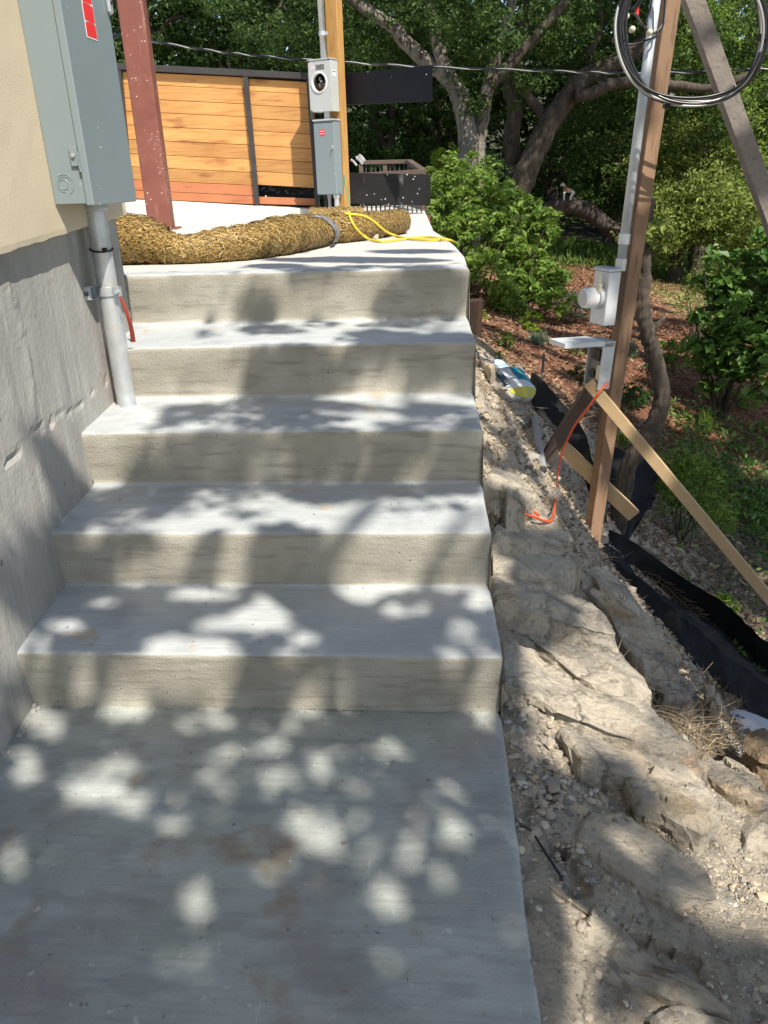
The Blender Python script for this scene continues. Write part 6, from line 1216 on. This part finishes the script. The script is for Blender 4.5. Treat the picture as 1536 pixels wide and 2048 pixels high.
def shade(gx_, gy_):
    """0 = the sun comes through, 1 = leaves"""
    def inside(E, f=1.):
        m = np.zeros(len(gx_))
        for c, M_ in E: q = (M_[0, 0]*(gx_-c[0])+M_[0, 1]*(gy_-c[1]))**2+(M_[1, 0]*(gx_-c[0])+M_[1, 1]*(gy_-c[1]))**2; m = np.maximum(m, np.clip((1.25-q*f)/.5, 0, 1))
        return m
    nse = fbm(gx_*4.2, gy_*4.2, 91, 3); w1, w2 = fbm(gx_*7, gy_*7, 101, 2)*.055, fbm(gx_*7+9, gy_*7, 102, 2)*.055; g0x, g0y = gx_, gy_; gx_, gy_ = gx_+w1, gy_+w2
    # path: shade with spots of sun; steps: sun with patches of shade; right side by noise
    onpath = (gx_ < .10) & (gy_ < -.015); low_ = (gx_ < .10) & (gy_ >= -.015) & (gy_ < GSPLIT); onsteps = (gx_ < .10) & (gy_ >= GSPLIT) & (gy_ < 1.95)
    s = np.where(onpath, 1-inside(EL), 0.)
    fl = np.zeros(len(gx_))
    for a_, b_, r_ in FLECK: fl = np.maximum(fl, ((g0x-a_)**2+(g0y-b_)**2 < r_*r_)*1.)
    s = np.where(onpath & (fl > 0), np.minimum(s, .12), s); fine = fbm(gx_*11, gy_*11, 103, 2); s = np.where(onpath & (fine > .27) & (s > .5) & (gy_ > -.75), .42, s); s = np.where(onsteps & (fine > .22), np.maximum(s, .75), s)
    inG = inside(EG)
    s = np.where(onsteps, np.clip(inside(ED)*.8+fbm(gx_*3.2, gy_*6.5, 111, 4)*1.5-.02, 0, 1), s)
    s = np.where(low_, 1-inside(ELS), s)
    wall = (gx_ < GWALL-.05) & (gy_ < 1.95); s = np.where(wall, np.clip((fbm(gx_*3.1, gy_*3.4, 113, 4)*2.6+.18-1.7*softmask(gy_, .75, 1.25))*2.4, 0, 1), s)
    nr = (gx_ >= .10) & (gx_ < 1.32) & (gy_ < 3.2); s = np.where(nr, np.maximum(np.clip((fbm(gx_*3.4+.9*gy_, gy_*2.4-1.2*gx_, 92, 4)*2.4-.22+.16*(gy_ > .35)+.15*(gx_ > .9))*2.2, 0, 1), inG), s)
    ditch = (gx_ >= 1.32) & (gy_ < 4.9); s = np.where(ditch, np.clip((nse*1.6+.92)*1.6, 0, 1), s)
    sun1 = ((gx_-2.55)/.35)**2+((gy_-1.9)/.30)**2 < 1; s = np.where(sun1, .15, s)
    gar = (gx_ >= .10) & (gy_ >= 3.2) & ~ditch; s = np.where(gar, np.clip((fbm(gx_*1.6+3, gy_*4.5, 95, 3)*2.2-.08)*2, 0, 1), s)
    gr2 = (gx_ > 3.2) & (gy_ > 4.2) & (gy_ < 6.6); s = np.where(gr2, np.clip((fbm(gx_*1.2+3, gy_*2.5, 96, 3)*2+.4)*2, 0, 1), s)
    s = np.where((gx_ < .10) & (gy_ >= 1.95), inside(ED), s)
    s = np.where(gx_ < -3.2, 0, s)
    return s
hook = []
def shade_tree(label, seed, n, box, h0, h1, size, trunk_xy, size_var=1.):
    rng = np.random.default_rng(seed); x = rng.uniform(box[0], box[1], n); y = rng.uniform(box[2], box[3], n); s = shade(x, y); k = rng.uniform(0, 1, n) < s; x, y = x[k], y[k]  # a leaf is kept only where the shade map asks for shadow
    h = rng.uniform(h0, h1, len(x)); P = np.stack([x+h*SUN[0]/SUN[2], y+h*SUN[1]/SUN[2], h], 1)
    b = np.array((trunk_xy[0], trunk_xy[1], gz(*trunk_xy))); t = empty('shade_oak', tuple(b), label, 'oak tree', 'unseen oaks with leaves placed to dapple the steps')
    o = leaves('crown', P, size, M_oakleaf, t, seed, .7, 1.4); c = P.mean(0); mb = MB(); tk = smooth_path([b-np.array((0, 0, .3)), (b*.6+c*.4), c+np.array((0, 0, -.6))], 5); mb.tube(tk, list(np.linspace(.24, .07, len(tk))), 12, noise=.1, seed=seed); mb.build('trunk', M_bark, t, smooth=True)
shade_tree('oak out of view behind the viewer, its leaves placed to dapple the concrete path', 301, 78000, (-2.6, .25, -2.4, .0), 3.3, 6.2, .044, (3.6, -6.4))
shade_tree('oak out of view its thinner leaves placed to dapple the steps', 302, 95000, (-2.9, .25, -.02, 2.6), 3.4, 6.2, .044, (4.6, -4.6))
shade_tree('oak out of view its leaves placed to dapple the boulders and the ditch', 303, 90000, (.1, 5.2, -2.2, 4.9), 6.2, 7.8, .085, (7.5, -4.2))
shade_tree('oak out of view its leaves placed to streak the mulch bed', 304, 60000, (.1, 6.5, 3.2, 9.5), 6.4, 8.0, .11, (9.5, -1.5))

# unseen branches added up the sun line, so their shadows cross the steps
def shade_limb(pts, h, r0, r1, seed, parent):
    P = []
    for i, (k, n_, x, y) in enumerate(pts): g = to_g(on_surf(k, n_, x, y)); hh = h+.25*i; P.append(np.array((g[0]+hh*SUN[0]/SUN[2], g[1]+hh*SUN[1]/SUN[2], hh)))
    mb = limb([p for p in P], r0, r1, 8, .1, seed); mb.build('limb', M_bark, parent, smooth=True)
so_ = bpy.data.objects['shade_oak.001'] if 'shade_oak.001' in bpy.data.objects else bpy.data.objects['shade_oak']
shade_limb([('R', 0, 780, 1400), ('R', 0, 850, 1310), ('T', 0, 890, 1240), ('R', 1, 860, 1160), ('R', 1, 900, 1080), ('T', 1, 940, 1020)], 5.6, .035, .022, 1, so_)
shade_limb([('R', 0, 925, 1415), ('R', 0, 932, 1310), ('T', 0, 960, 1250)], 5.4, .022, .014, 2, so_)
shade_limb([('R', 1, 640, 1160), ('R', 1, 690, 1070), ('T', 1, 760, 990), ('R', 2, 800, 900), ('R', 3, 840, 740), ('R', 4, 930, 560)], 5.8, .028, .018, 3, so_)
shade_limb([('R', 1, 905, 1160), ('R', 1, 960, 1090), ('T', 1, 975, 1010)], 5.6, .014, .010, 4, so_)

# bits of leaf and twig on the concrete
rng = np.random.default_rng(41); n = 130; x = rng.uniform(-1.2, -.02, n); y = rng.uniform(-1.3, 1.25, n); kk = np.floor(np.maximum(y, -.01)/T).astype(int)+1; kk[y < 0] = 0; fr = y-np.maximum(kk-1, 0)*T
ok = (y < 0) | ((fr > .01) & (fr < T-.035)); z = np.where(y < 0, G*.75*y+.004, kk*R+G*y+.004); z = np.where(y > 4*T-BAT, 5*R+G*4*T+.004, z)
P = np.stack([x, y, z], 1)[ok]; flakes('leaf_litter', P, .0045, .0011, M_twig, 42, (2, 1.4), .05)
